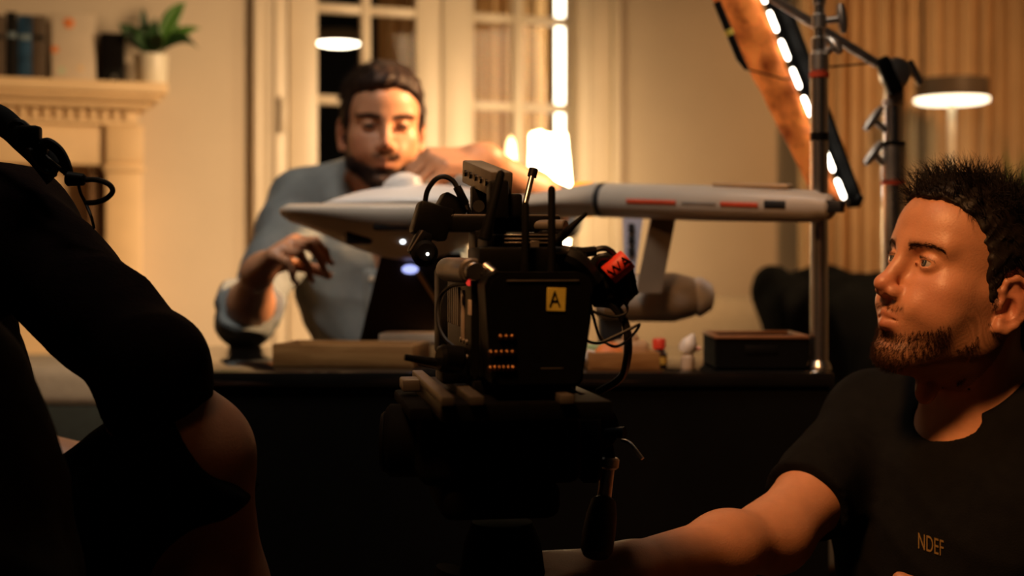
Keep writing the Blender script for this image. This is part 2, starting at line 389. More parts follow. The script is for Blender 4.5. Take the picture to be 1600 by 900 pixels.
# ------------------------------------------------------------------ padded bench on the left
Zb = 3.70
zt, zm, zl = P(0, 573, Zb).z, P(0, 636, Zb).z, P(0, 733, Zb).z
bx0, bx1 = -1.75, P(330, 0, Zb).x
bn = thing('padded_bench', 'low bench with grey pad and dark teal upholstered body on a wooden base', 'bench', ((bx0+bx1)/2, Zb+.25, 0))
hw = (bx1-bx0)/2
MB().box((-hw, -.25, zm), (hw, .25, zt), .03, 4).build('pad', pm('grey_wool_pad', (.30, .29, .27), .85, var=.12, scale=60, bump=.3), bn)
MB().box((-hw+.01, -.24, zl), (hw-.01, .25, zm+.01), .015, 3).build('upholstered_body', pm('dark_teal_upholstery', (.012, .022, .026), .8, var=.2, scale=60), bn)
MB().box((-hw+.03, -.245, .06), (hw-.03, .23, zl+.004), .006).build('wooden_base', wood('honey_wood', (.30, .15, .05), (.46, .25, .09)), bn)
for sx in (-1, 1):
    for sy in (-1, 1): MB().box((sx*(hw-.1)-.03, sy*.18-.03, 0), (sx*(hw-.1)+.03, sy*.18+.03, .065), .004).build('leg', MATS['honey_wood'], bn)
MB().box((-hw, .22, zt-.02), (hw, .255, P(0, 566, Zb+.5).z+.012), .006).build('back_rail', MATS['honey_wood'], bn)

# ------------------------------------------------------------------ right side: drapes, floor lamp, plant, sofa
drape('window_drape', S(1250, .12), S(1440, .12), -.12, .02, 2.62, 8, .030, m_drape, 'beige pleated drape covering the wall beside the french door', 160, 11)
drape('window_drape', S(1446, .12), S(1760, .12), -.13, .02, 2.62, 13, .032, m_drape, 'beige pleated drape behind the disc floor lamp', 220, 12)
ls, lz = WS(1487, 160, .42)
fl = thing('floor_lamp', 'slim floor lamp with grey drum shade and glowing disc, before beige drapes', 'lamp', WP(ls, .42, 0))
m_smoke = pm('smoked_shade', (.085, .065, .048), .35, var=.1); m_brass = pm('pale_satin_metal', (.80, .72, .58), .5, .3)
R_ = 56/F*5.15
MB().lathe([(R_*.97, lz+.012), (R_, lz+.014), (R_, lz+.082), (R_*.965, lz+.082), (R_*.965, lz+.016)], 40).build('shade', m_smoke, fl)
m_disc = pm('disc_diffuser_glow', (1, .95, .86), .5, var=.02, emit=(1.0, .82, .55), estr=3.4)
MB().lathe([(.004, lz-.004), (R_*.9, lz-.002), (R_*1.0, lz+.004), (R_*1.0, lz+.013), (.01, lz+.016)], 40).build('diffuser', m_disc, fl)
MB().cyl((0, 0, .02), (0, 0, lz), .0125).build('pole', m_brass, fl)
MB().cyl((0, 0, lz), (0, 0, lz+.090), .018, bev=.004).build('bulb_column', m_disc, fl)
MB().lathe([(.13, 0), (.13, .014), (.02, .024), (.014, .03)], 32).build('base', m_brass, fl)
# snake plant
ss, _ = WS(1592, 400, .5)
sn = thing('snake_plant', 'tall spiky green plant in a clay pot standing before the drapes', 'plant', WP(ss, .5, 0), (0, 0, TH))
MB().lathe([(.10, 0), (.14, .30), (.15, .32), (.15, .36), (.132, .36), (.128, .33)], 28).build('pot', pm('clay_pot', (.36, .17, .09), .7), sn)
MB().lathe([(.13, .33), (.003, .335)], 20).build('soil', m_soil, sn)
for i, (tx, ty, dd) in enumerate(((1571, 214, 0), (1584, 238, .05), (1601, 246, 0), (1562, 250, .06), (1622, 205, .03), (1640, 232, .0), (1612, 226, -.05), (1592, 222, -.06))):
    t_ = WS(tx, ty, .5); leaf(sn, ((i-3.5)*.018, -dd, .33), (t_[0]-ss, -dd*1.2, t_[1]), .026, 0, m_leaf[i % 2], stem=.0)
# sofa (faces the set, turned with the wall)
so = thing('sofa', 'taupe fabric sofa with a low back behind the desk', 'sofa', WP(S(1230, 1.0), 1.0, 0), (0, 0, TH-.08))
m_sofa = pm('taupe_sofa_fabric', (.27, .205, .13), .9, var=.1, scale=70, bump=.3, bscale=300)
hw = .78
MB().box((-hw, -.38, .07), (hw, .40, .33), .03, 3).build('base', m_sofa, so)
for s_ in (-1, 0): MB().box((s_*hw+.0 if s_ else .005, -.40, .32), (-.005 if s_ else hw, .22, .46), .045, 4).build('seat_cushion', m_sofa, so)
MB().box((-hw, .20, .30), (hw, .44, .795), .07, 5).build('backrest', m_sofa, so)
for s_ in (-1, 1): MB().box((s_*hw-.09, -.40, .07), (s_*hw+.09, .42, .62), .05, 5).build('armrest', m_sofa, so)
for sx in (-1, 1):
    for sy in (-1, 1): MB().cyl((sx*.7, sy*.32, 0), (sx*.68, sy*.30, .08), .016, .022).build('leg', m_blk, so)
# glowing paper column lamp behind the man
cl = P(858, 300, 4.55)
cp = thing('column_lamp', 'blown-out glowing paper column lamp in front of the french door', 'lamp', (cl.x, cl.y, 0))
m_paperglow = pm('paper_lamp_glow', (1, .9, .7), .6, var=.02, emit=(1.0, .74, .40), estr=16)
zt_, zb_ = P(0, 212, 4.55).z, P(0, 402, 4.55).z
def lampfn(u, v):
    a = u*2*PI; r = .060+.008*math.cos(8*a)+.004*math.sin(3*a+4*v)
    r *= (.86+.14*math.sin(PI*min(1, v*1.05))); return (r*math.cos(a), r*math.sin(a), zb_+(zt_-zb_)*v+(.012*math.sin(5*a) if v > .9 else 0))
MB().grid(lampfn, 48, 10).build('paper_shade', m_paperglow, cp)
MB().cyl((0, 0, .02), (0, 0, zb_+.03), .010).build('pole', m_blk, cp)
MB().lathe([(.12, 0), (.12, .015), (.012, .022)], 28).build('base', m_blk, cp)
gl = P(798, 240, 4.6)
g2 = thing('candle_lamp', 'small glowing candle lamp next to the bright paper column lamp', 'lamp', (gl.x, gl.y, 0))
MB().lathe([(.012, gl.z-.05), (.017, gl.z-.02), (.013, gl.z+.03), (.003, gl.z+.055)], 16).build('flame_bulb', pm('candle_glow', (1, .8, .5), .5, emit=(1, .66, .30), estr=5), g2)
MB().cyl((0, 0, .015), (0, 0, gl.z-.048), .008).build('pole', m_brass, g2)
MB().lathe([(.08, 0), (.08, .012), (.010, .018)], 24).build('base', m_brass, g2)

# ------------------------------------------------------------------ the black desk
TZ, TN, TF, TL, TR = .75, 2.15, 2.78, -.625, .487
dk = thing('desk', 'glossy black desk with solid black front', 'desk', ((TL+TR)/2, (TN+TF)/2, 0))
hx, hy = (TR-TL)/2, (TF-TN)/2
m_desk = pm('black_lacquer', (.010, .009, .008), .10, var=.2, scale=6, coat=.0, spec=.55)
m_deskf = pm('black_satin_panel', (.004, .0038, .0035), .8, var=.2, scale=8, spec=.05)
MB().box((-hx, -hy, TZ-.022), (hx, hy, TZ), .003).build('desktop', m_desk, dk)
MB().box((-hx+.006, -hy+.008, .0), (hx-.006, -hy+.03, TZ-.022)).build('front_panel', m_deskf, dk)
for s_ in (-1, 1): MB().box((s_*(hx-.018)-.012, -hy+.03, 0), (s_*(hx-.018)+.012, hy-.02, TZ-.022), .002).build('side_panel', m_deskf, dk)

# things on the desk
m_birch = wood('light_tray_wood', (.27, .125, .036), (.42, .22, .075), .5, 6, (1, 10, 10))
def tray(name, label, c, half, h, rz, mat, wall=.008):
    t = thing(name, label, 'tray', (c[0], c[1], TZ), (0, 0, rz)); a, b = half
    MB().box((-a, -b, 0), (a, b, .006), .001).build('bottom', mat, t)
    for s_ in (-1, 1):
        MB().box((-a, s_*b-wall*(s_ > 0), 0), (a, s_*b+wall*(s_ < 0), h), .0015).build('side_wall', mat, t)
        MB().box((s_*a-wall*(s_ > 0), -b+wall, 0), (s_*a+wall*(s_ < 0), b-wall, h), .0015).build('end_wall', mat, t)
    return t
p_ = P(545, 560, 2.42)
tray('wooden_tray', 'shallow open wooden tray at the end of the desk under the man', (p_.x+.02, 2.30), (.115, .06), .036, math.radians(-10), m_birch)
p_ = P(648, 540, 2.52)
cb = thing('cardboard_box', 'small pale topped cardboard box standing in the wooden clutter by the camera', 'box', (p_.x, 2.40, TZ), (0, 0, -.1))
MB().box((-.050, -.032, 0), (.050, .032, .030), .002).build('carton', pm('brown_cardboard', (.46, .27, .11), .75), cb)
MB().box((-.047, -.034, .030), (.052, .033, .047), .003).build('lid', pm('pale_card_lid', (.74, .58, .42), .7), cb)
p_ = P(962, 560, 2.35)
tr2 = tray('parts_tray', 'open wooden parts tray filled with little model parts', (p_.x-.003, 2.27), (.055, .085), .028, math.radians(3), m_birch)
def small(name, label, cat, px, py, Z, mat, build, zb=None):
    p_ = P(px, py, Z); o = build(MB()).build(name, mat); o.location = (p_.x, Z, TZ+.006 if zb is None else zb); return tag(o, label, cat)
m_white = pm('white_model_plastic', (.78, .73, .68), .35, var=.04)
small('foam_ball', 'small white round ball in the parts tray', 'ball', 922, 540, 2.22, m_white, lambda m: m.ball((0, 0, .012), .012))
small('model_part', 'orange moulded part lying in the parts tray', 'part', 952, 530, 2.25, m_orange, lambda m: m.lathe([(.016, 0), (.019, .012), (.010, .03), (.004, .034)], 14, sx=1.5))
small('model_part', 'pale green ribbed part lying in the parts tray', 'part', 928, 520, 2.31, pm('pale_green_plastic', (.35, .48, .25), .5), lambda m: m.box((-.022, -.014, 0), (.022, .014, .028), .006).box((-.018, -.016, .006), (.018, .016, .011)).box((-.018, -.016, .017), (.018, .016, .022)))
small('model_part', 'tan curved part lying in the parts tray', 'part', 985, 525, 2.30, pm('tan_plastic', (.50, .30, .15), .5), lambda m: m.box((-.03, -.02, 0), (.03, .02, .034), .01, 3).ball((0, 0, .034), .014))
p_ = P(1034, 578, 2.2)
jb = thing('paint_bottle', 'dark paint bottle with a bright red cap beside the parts tray', 'bottle', (p_.x, 2.24, TZ))
MB().lathe([(.012, 0), (.013, .003), (.013, .022), (.008, .028), (.008, .032)], 18).build('bottle', pm('dark_paint_glass', (.05, .025, .02), .15), jb)
MB().lathe([(.0105, .030), (.0105, .044), (.009, .046)], 18).build('cap', pm('red_cap_plastic', (.75, .06, .03), .4), jb)
MB().lathe([(.0132, .006), (.0132, .018)], 18).build('paper_label', pm('yellow_paper', (.72, .45, .08), .6), jb)
p_ = P(1076, 578, 2.2)
gb = thing('glue_bottle', 'white glue bottle with slanted pointed cap beside the black box', 'bottle', (p_.x, 2.21, TZ))
MB().lathe([(.010, 0), (.011, .003), (.0105, .02), (.006, .025), (.006, .03)], 16).build('bottle', pm('milky_plastic', (.66, .55, .44), .4), gb)
MB().lathe([(.010, 0), (.0125, .008), (.011, .018), (.005, .027), (.002, .032)], 14, fr((-.004, 0, .026), (0, math.radians(24), 0)) @ fr((0, 0, -.0)), sx=1.1).build('cap', m_white, gb)
MB().lathe([(.004, 0), (.003, .012)], 10, fr((.008, 0, .030), (0, math.radians(75), 0))).build('tip', pm('pink_tip', (.8, .45, .38), .5), gb)
x0_, x1_ = P(1118, 0, 2.19).x, P(1262, 0, 2.19).x; bh_ = P(0, 527, 2.19).z-TZ
bb = thing('storage_box', 'open black storage box with brown upper rim on the desk', 'box', ((x0_+x1_)/2, 2.26, TZ))
a_ = (x1_-x0_)/2
m = MB(); m.box((-a_, -.07, 0), (a_, -.066, bh_)); m.box((-a_, .066, 0), (a_, .07, bh_)); m.box((-a_, -.067, 0), (-a_+.004, .067, bh_)); m.box((a_-.004, -.067, 0), (a_, .067, bh_)); m.box((-a_, -.07, 0), (a_, .07, .004)); m.build('body', m_deskf, bb)
m_rim = pm('copper_brown_rim', (.30, .14, .07), .4)
m = MB()
m.box((-a_-.002, -.073, bh_-.002), (a_+.002, -.064, bh_+.003), .001); m.box((-a_-.002, .064, bh_-.002), (a_+.002, .073, bh_+.003), .001); m.box((-a_-.002, -.066, bh_-.002), (-a_+.006, .066, bh_+.003), .001); m.box((a_-.006, -.066, bh_-.002), (a_+.002, .066, bh_+.003), .001); m.build('rim', m_rim, bb)
MB().box((-.025, -.0715, bh_*.5), (.025, -.0698, bh_*.75), .0005).build('label_holder', m_blk, bb)

# ------------------------------------------------------------------ light stands, boom and LED fixture
m_chrome = pm('polished_chrome', (.88, .85, .82), .27, 1, var=.06); m_cast = pm('cast_grip_metal', (.62, .58, .53), .42, 1, var=.15, scale=50)
m_red = pm('red_ring', (.7, .08, .03), .45); m_yel = pm('yellow_tape', (.70, .55, .08), .6)
def tknob(parent, base, tip, L_=.045):
    b = Vector(base); t = Vector(tip); d = (t-b).normalized(); s_ = Vector((0, 0, 1)).cross(d); s_ = (s_ if s_.length > .1 else Vector((1, 0, 0))).normalized(); q = s_.cross(d)
    k = MB().cyl(b, t, .0055).build('knob_stem', m_cast, parent)
    MB().tube([t-q*L_/2, t-q*L_*.25, t, t+q*L_*.25, t+q*L_/2], [.005, .0075, .0085, .0075, .005], 10).build('tee_knob', m_cast, parent)
Z1 = 2.205; sp_ = P(1280, 580, Z1)
st1 = thing('stand_pole', 'chrome stand pole with red ring and weighted foot at the corner of the desk', 'stand', (sp_.x, Z1, TZ))
MB().lathe([(.019, 0), (.019, .004), (.017, .008), (.014, .014)], 24).build('foot', m_chrome, st1)
zr = P(0, 118, Z1).z-TZ
MB().cyl((0, 0, .006), (0, 0, zr), .0138).build('lower_tube', m_chrome, st1)
MB().cyl((0, 0, zr-.004), (0, 0, zr+.005), .0155, bev=.001).build('ring', m_red, st1)
MB().cyl((0, 0, zr+.005), (0, 0, zr+.035), .0150, bev=.003).build('collar', m_cast, st1)
zz = P(0, 60, Z1).z-TZ
for k in range(3): MB().cyl((0, 0, zr+.036+k*.036), (0, 0, zr+.060+k*.036), .0125-.001*k, bev=.003).build('upper_collar', (m_chrome, m_cast, m_chrome)[k], st1)
MB().cyl((0, 0, zr), (0, 0, 1.0), .0085).build('upper_tube', m_chrome, st1)
kz = P(0, 33, Z1).z-TZ
tknob(st1, (.006, 0, kz), (.034, -.006, kz+.003))
tknob(st1, (.006, 0, zr+.03), (.022, -.012, zr+.045), .03)
MB().cyl((0, 0, P(0, 220, Z1).z-TZ), (0, 0, P(0, 208, Z1).z-TZ), .0142).build('black_tape', m_blk, st1)

Z2 = 2.42; c2 = P(1395, 400, Z2)
st2 = thing('light_stand', 'heavy chrome light stand with grip head and two tee knobs by the sofa', 'stand', (c2.x, Z2, 0))
def z2(y): return P(0, y, Z2).z
MB().cyl((0, 0, .30), (0, 0, z2(287)), .0190).build('lower_tube', m_chrome, st2)
MB().cyl((0, 0, z2(289)), (0, 0, z2(284)), .0205).build('ring', m_red, st2)
MB().cyl((0, 0, z2(284)), (0, 0, z2(225)), .0205, bev=.003).build('lower_collar', m_cast, st2)
MB().cyl((0, 0, z2(228)), (0, 0, z2(222)), .0212).build('seal', m_blk, st2)
MB().cyl((0, 0, z2(224)), (0, 0, z2(162)), .0165, bev=.003).build('upper_tube', m_chrome, st2)
MB().cyl((0, 0, z2(166)), (0, 0, z2(155)), .0185, bev=.002).build('upper_collar', m_cast, st2)
MB().cyl((0, 0, z2(585)), (0, 0, z2(566)), .0196).build('yellow_band', m_yel, st2)
for kk, y_ in ((0, 198), (1, 252)):
    tknob(st2, (-.014, -.004, z2(y_+6)), (-.036, -.012, z2(y_-12)), .05)
for k in range(3):
    a = k*2*PI/3+.5
    MB().tube([(0, 0, .32), (.05*math.cos(a), .05*math.sin(a), .30), (.14*math.cos(a), .14*math.sin(a), .012)], .011, 10).build('leg', m_chrome, st2)
# grip head on the stand
gh = MB(); hz_ = z2(118)
gh.lathe([(.010, 0), (.024, .002), (.026, .006), (.026, .022), (.022, .028), (.008, .03)], 24, fr((-.006, -.020, hz_), (PI/2, 0, 0)))
gh.lathe([(.010, 0), (.023, .002), (.025, .006), (.025, .016), (.02, .02)], 24, fr((.004, .016, hz_), (PI/2, 0, 0)))
gh.box((-.014, -.016, z2(160)), (.016, .012, hz_-.006), .005, 3)
gh.build('grip_head', m_cast, st2)
MB().box((-.030, -.052, -.045), (-.006, -.030, .022), .006, 3, fr((-.006, 0, hz_+.012), (0, math.radians(-24), 0))).build('clamp_jaw', m_blk, st2)
MB().cyl((.020, -.024, hz_+.02), (.040, -.03, hz_-.02), .008, .006).build('clamp_lever', m_chrome, st2)
# boom arm
a_ = P(1362, 104, Z2)+Vector((0, -.036, 0)); b_ = P(1120, -48, Z2-.02)+Vector((0, -.036, 0)); mid = (a_+b_)/2
bo = thing('boom_arm', 'grey boom arm reaching from the grip head towards the LED strip', 'arm', mid)
MB().cyl(a_-mid, b_-mid, .0078).build('rod', m_cast, bo)
MB().cyl(b_-mid, b_-mid+(b_-a_).normalized()*.02, .012, bev=.002).build('end_stop', m_blk, bo)
wp = [P(1264, 107, 2.35), P(1300, 104, 2.36), P(1335, 101, 2.36), P(1356, 99, 2.375)]
tag(MB().tube(bez(wp), .0016, 6).build('safety_wire', m_blk), 'thin dark wire from the boom joint to the chrome pole', 'wire')

# LED strip fixture: tapering trough, orange diffuser cloth beside a row of oblong LEDs
Zt, Zl = 2.44, 2.52
ltop, lbot = P(1180, -35, Zt), P(1322, 318, Zl); ax = (lbot-ltop); LL = ax.length; axn = ax.normalized()
led = thing('led_strip_light', 'tilted LED strip fixture with orange glowing cloth and oblong white lamps', 'light', ltop)
qx = Vector((-axn.z, 0, axn.x)); qx = qx if qx.x > 0 else -qx; qy = axn.cross(qx).normalized(); qy = qy if qy.y > 0 else -qy
def LP(t, u, v): return axn*(LL*t)+qx*u+qy*v
m_or = bpy.data.materials.new('orange_diffuser_cloth'); nt, N, L, b = nodes_of(m_or)
nz = N.new('ShaderNodeTexNoise'); nz.inputs['Scale'].default_value = 22; nz.inputs['Detail'].default_value = 3; tcx = N.new('ShaderNodeTexCoord'); L.new(tcx.outputs['Object'], nz.inputs['Vector'])
rp = N.new('ShaderNodeValToRGB'); rp.color_ramp.elements[0].position = .36; rp.color_ramp.elements[1].position = .66
rp.color_ramp.elements[0].color = (.22, .035, .004, 1); rp.color_ramp.elements[1].color = (.85, .22, .035, 1)  # dark patches put the cloth's crumple shading into its colour and glow
L.new(nz.outputs['Fac'], rp.inputs['Fac']); L.new(rp.outputs['Color'], b.inputs['Base Color']); L.new(rp.outputs['Color'], b.inputs['Emission Color'])
b.inputs['Emission Strength'].default_value = .38; b.inputs['Roughness'].default_value = .7
def cloth(u, v):
    wd = .066-.036*u; return LP(u*.985, -wd*(1-v)-.004, .012+.05*(1-v)*(1-v)+.004*math.sin(23*u+5*v)+.003*math.sin(51*u))
o = MB().grid(cloth, 60, 8).build('diffuser_cloth', m_or, led, None); solidify(o, .002)
m_ledw = pm('led_white', (1, .96, .9), .4, var=.02, emit=(1.0, .90, .74), estr=7)
for k in range(8):
    t0 = .022+k*.124; w_ = .0048
    m = MB(); m.tube([LP(t0, 0, .0), LP(t0+.01, 0, -.002), LP(t0+.076, 0, -.002), LP(t0+.086, 0, 0)], [.0035, w_, w_, .0035], 12); m.build('led_lamp', m_ledw, led)
m = MB(); 
def back(u, v):
    wd = .040-.012*u; return LP(u*1.02-.0, .004+wd*v, .010+.012*math.sin(PI*v)+.006*(1-v))
o = MB().grid(back, 30, 6).build('black_back', m_blk, led, None); solidify(o, .006)
MB().tube([LP(1.0, .002, .0), LP(1.02, .02, .005), LP(1.0, .03, .01)], .009, 10).build('end_cap', m_blk, led)
MB().tube([LP(.03, -.072, .03), LP(.28, -.072, .03), LP(.33, -.068, .03)], [.007, .007, .004], 10).build('edge_rod', m_blk, led)
MB().cyl(LP(.150, -.072, .03), LP(.175, -.072, .03), .0078).build('yellow_band', m_yel, led)
MB().tube([LP(.33, -.068, .03), LP(.42, -.02, .01), LP(.45, .005, .012)], .0016, 6).build('tie_cord', m_blk, led)
MB().cyl(LP(0, 0, .01), LP(-.03, .01, -.05), .008).build('hanger', m_cast, led)

# ------------------------------------------------------------------ plain model rocket-plane on the desk (generic stand-in)
mo = thing('model_spacecraft', 'large pale grey scale model craft with a raised white lid and striped engine tube', 'model', (0, 2.42, TZ))
m_hull = pm('model_hull_grey', (.56, .50, .43), .42, var=.05, scale=9); m_hullw = pm('model_hull_white', (.80, .78, .78), .35, var=.03)
m_hulld = pm('model_dark_panel', (.012, .012, .014), .5); m_stripe = pm('model_red_stripe', (.72, .09, .035), .5)
Zm = 2.42; SC = Zm/F
def mp(x, y, dy=0): p = P(x, y, Zm); return Vector((p.x, dy, p.z-TZ))
def hull(u, v):                                       # u from the flat nose to the round tail tube, v around
    u = u**1.7; x = 438+492*u; a = 2*PI*v; k = max(0, (u-.45)/.55)**1.6
    n_ = min(1, u*28)**.5
    wd = .150*(1-(1-min(1, u*2.5))**2.2)**.5 if u > 0 else 0.0
    wd = wd+(.029-wd)*k; up = .012*n_+(.029-.012*n_)*k; dn = (.018+.066*math.sin(PI*min(1, max(0, (u-.02)*1.25)))**1.4)*n_; dn = dn+(.029-dn)*k
    ca, sa = math.cos(a), math.sin(a); c = mp(x, 330-18*k)
    return (c.x, -.01*k+wd*math.copysign(abs(ca)**.85, ca), c.z+(up*abs(sa)**.9 if sa > 0 else -dn*abs(sa)))
MB().grid(hull, 44, 40).build('hull', m_hull, mo, 60)
def lid(u, v):
    a = 2*PI*v; r = u; cx = mp(655, 324); 
    h = .030*(1-r**2.2); return (cx.x+.163*r*math.cos(a)*1.0, .11*r*math.sin(a), cx.z+.006+h+.010*r*math.cos(a)*.2)
o = MB().grid(lid, 12, 40).build('lid', m_hullw, mo, 60); solidify(o, .005)
MB().lathe([(.004, 0), (.040, .002), (.036, .022), (.018, .032), (.004, .035)], 24, fr(mp(632, 302, -.01), (0, math.radians(-12), 0)), sx=.9).build('lid_dome', m_hullw, mo)
m_blue = pm('blue_led_glow', (.15, .2, .6), .4, emit=(.16, .24, 1.0), estr=1.6)
for x in (578, 602, 626, 648): 
    c = mp(x, 327.5, -.118); MB().box((c.x-.007, -.118, c.z-.002), (c.x+.007, -.105, c.z+.0035), .001).build('blue_lamp', m_blue, mo)
for (x, y, w_, h_, dy) in ((622, 352, .030, .012, -.142), (572, 372, .022, .012, -.118)):
    c = mp(x, y); MB().box((c.x-w_, dy, c.z-h_), (c.x+w_, dy+.03, c.z+h_), .006, 3, None).build('dark_port', m_hulld, mo)
# engine tube, rear pod, pylons
Ze0, Ze1 = -.01, -.26
def ep(x, y, t): Z = Zm+Ze0+(Ze1-Ze0)*t; p = P(x, y, Z); return Vector((p.x, Z-Zm, p.z-TZ))
ea, eb = ep(926, 312, 0), ep(1284, 323, 1)
tdir = (eb-ea).normalized(); EL = (eb-ea).length
ET = along(ea, eb)
MB().lathe([(.024, 0), (.0285, .003), (.0285, .016), (.0290, .020), (.0290, EL*.5), (.0245, EL*.97), (.020, EL*1.0), (.0195, EL*1.03), (.014, EL*1.045)], 40, ET).build('engine_tube', m_hull, mo)
MB().lathe([(.0288, .018), (.0294, .019), (.0294, .029), (.0288, .030)], 40, ET).build('engine_ring', m_hulld, mo)
m_intake = pm('orange_ring_glow', (.9, .4, .05), .4, emit=(1.0, .34, .03), estr=1.1)
MB().lathe([(.0275, -.034), (.0300, -.030), (.0300, -.002), (.0275, .002)], 40, ET).build('orange_ring', m_intake, mo)
side = Vector((tdir.y, -tdir.x, 0)).normalized()      # towards the viewer
EM = Matrix.Translation(ea) @ Matrix(((tdir.x, side.x, 0, 0), (tdir.y, side.y, 0, 0), (tdir.z, side.z, 1, 0), (0, 0, 0, 1)))
def strip(name, t0, t1, zc, hh, mat):
    r0 = .0291-(max(0, t0-.5))*.0096; r1 = .0291-(max(0, t1-.5))*.0096
    m = MB()
    def fn(u, v):
        t = t0+(t1-t0)*u; r = r0+(r1-r0)*u+.0005; z = zc+hh*(v-.5)*2; return EM @ Vector((t*EL, math.sqrt(max(1e-6, r*r-z*z)), z))
    o = m.grid(fn, 10, 4).build(name, mat, mo, None); solidify(o, .0006); return o
strip('red_stripe', .205, .43, -.001, .0036, m_stripe); strip('red_stripe', .62, .775, -.001, .0036, m_stripe)
strip('grey_panel', .455, .60, -.001, .0022, pm('faded_grey_print', (.30, .27, .24), .6)); strip('dark_panel', .80, .885, .001, .006, m_hulld)
MB().box((EL*.56, -.010, .0255), (EL*.88, .012, .0335), .004, 2, EM).build('tan_spine', pm('tan_spine_panel', (.58, .38, .20), .5), mo)
MB().lathe([(.004, 0), (.0065, .003), (.0065, .012), (.004, .016)], 14, along(eb+tdir*.012, eb+tdir*.1)).build('tail_tip', m_hullw, mo)
MB().box((EL*.98, .0, -.008), (EL*1.09, .016, .010), .002, 2, EM).build('tail_block', m_hulld, mo)
def pylon(name, pts, y0, y1, mat):
    poly = [(q.x, q.z) for q in pts]; M = Matrix(((1, 0, 0, 0), (0, 0, -1, 0), (0, 1, 0, 0), (0, 0, 0, 1)))
    return MB().prism(poly, -y1, -y0, M).build(name, mat, mo)
m_pyl = pm('pylon_shade_grey', (.22, .17, .12), .5)
pylon('pylon', [mp(1012, 338), mp(1049, 338), mp(1026, 456), mp(988, 456)], -.075, -.055, m_pyl)
pylon('pylon', [mp(978, 330), mp(1012, 330), mp(996, 450), mp(982, 450)], .075, .085, pm('pylon_pale_blue', (.60, .62, .80), .45))
for k in range(3):
    c = mp(992, 355+k*19); MB().box((c.x-.0055, .070, c.z-.008), (c.x+.0055, .078, c.z+.008), .001).build('pylon_window', m_hulld, mo)
pa, pb = mp(930, 466), mp(1084, 464)
MB().lathe([(.028, 0), (.040, .012), (.042, (pb-pa).length*.8), (.033, (pb-pa).length)], 32, along(pa, pb)).build('cradle_tube', m_hull, mo)
MB().lathe([(.028, 0), (.033, .006), (.0335, .012), (.022, .030), (.010, .034)], 28, along(pb, pb+(pb-pa))).build('cradle_end', m_hullw, mo)
c = mp(955, 470); MB().box((c.x-.02, -.02, 0), (c.x+.02, .05, c.z), .004).build('cradle_foot', m_hulld, mo)
c = mp(638, 378, -.120); MB().ball(c, .0035, 10).build('running_lamp', pm('running_lamp_glow', (1, 1, 1), .4, emit=(.9, .95, 1.0), estr=6), mo)
# dark base block that carries the model
pl_ = [mp(594, 392), mp(720, 396), mp(740, 560), mp(552, 560)]; pl_[2].z = pl_[3].z = 0
pylon('display_base', pl_, .03, .12, pm('dark_walnut_base', (.045, .030, .020), .35))
c = mp(639, 421, .026); MB().ball(c, .014, 18, (1.0, .3, .55)).build('spot_lamp', pm('blue_white_lamp', (.6, .65, 1), .4, emit=(.42, .48, 1.0), estr=1.4), mo)
MB().tube([mp(652, 425, .022), mp(694, 492, .022)], .0042, 8).build('brass_strut', pm('brass_strut', (.62, .42, .2), .35, .7), mo)
# ------------------------------------------------------------------ implicit surfaces for bodies and cloth
V3 = lambda *a: np.array(a, np.float64)
class Shape:
    def __init__(s): s.p = []; s.disp = None
    def _a(s, f, c, R, k, op): s.p.append((f, np.asarray(c, float), float(R), k, op)); return s
    def cap(s, a, b, ra, rb=None, k=.02, op=1):
        a = np.asarray(a, float); b = np.asarray(b, float); rb = ra if rb is None else rb
        ab = b-a; L2 = max(float(ab@ab), 1e-12)
        def f(X):
            t = np.clip(((X-a)@ab)/L2, 0, 1); q = X-a-t[:, None]*ab
            return np.sqrt((q*q).sum(1))-(ra+(rb-ra)*t)
        return s._a(f, (a+b)/2, math.sqrt(L2)/2+max(ra, rb), k, op)
    def ell(s, c, r, R=None, k=.02, op=1):
        c = np.asarray(c, float); r = np.asarray(r, float); M = np.eye(3) if R is None else np.asarray(R, float)
        def f(X):
            q = (X-c)@M; k0 = np.sqrt(((q/r)**2).sum(1)); k1 = np.sqrt(((q/(r*r))**2).sum(1))
            return k0*(k0-1)/np.maximum(k1, 1e-9)
        return s._a(f, c, r.max(), k, op)
    def fun(s, f, c, R, k=.004, op=1): return s._a(f, c, R, k, op)
    def path(s, pts, rs, k=.004, op=1):
        for i in range(len(pts)-1): s.cap(pts[i], pts[i+1], rs[i], rs[i+1], k, op)
        return s
    def ev(s, X, idx=None):
        d = np.full(len(X), 1.0)
        for i in (range(len(s.p)) if idx is None else idx):
            f, c, R, k, op = s.p[i]; e = f(X)
            if op == 1:
                h = np.maximum(k-np.abs(d-e), 0)/k; d = np.minimum(d, e)-h*h*k*.25
            else:
                e = -e if op == -1 else e
                h = np.maximum(k-np.abs(d-e), 0)/k; d = np.maximum(d, e)+h*h*k*.25
        if s.disp is not None: d = d-s.disp(X)
        return d
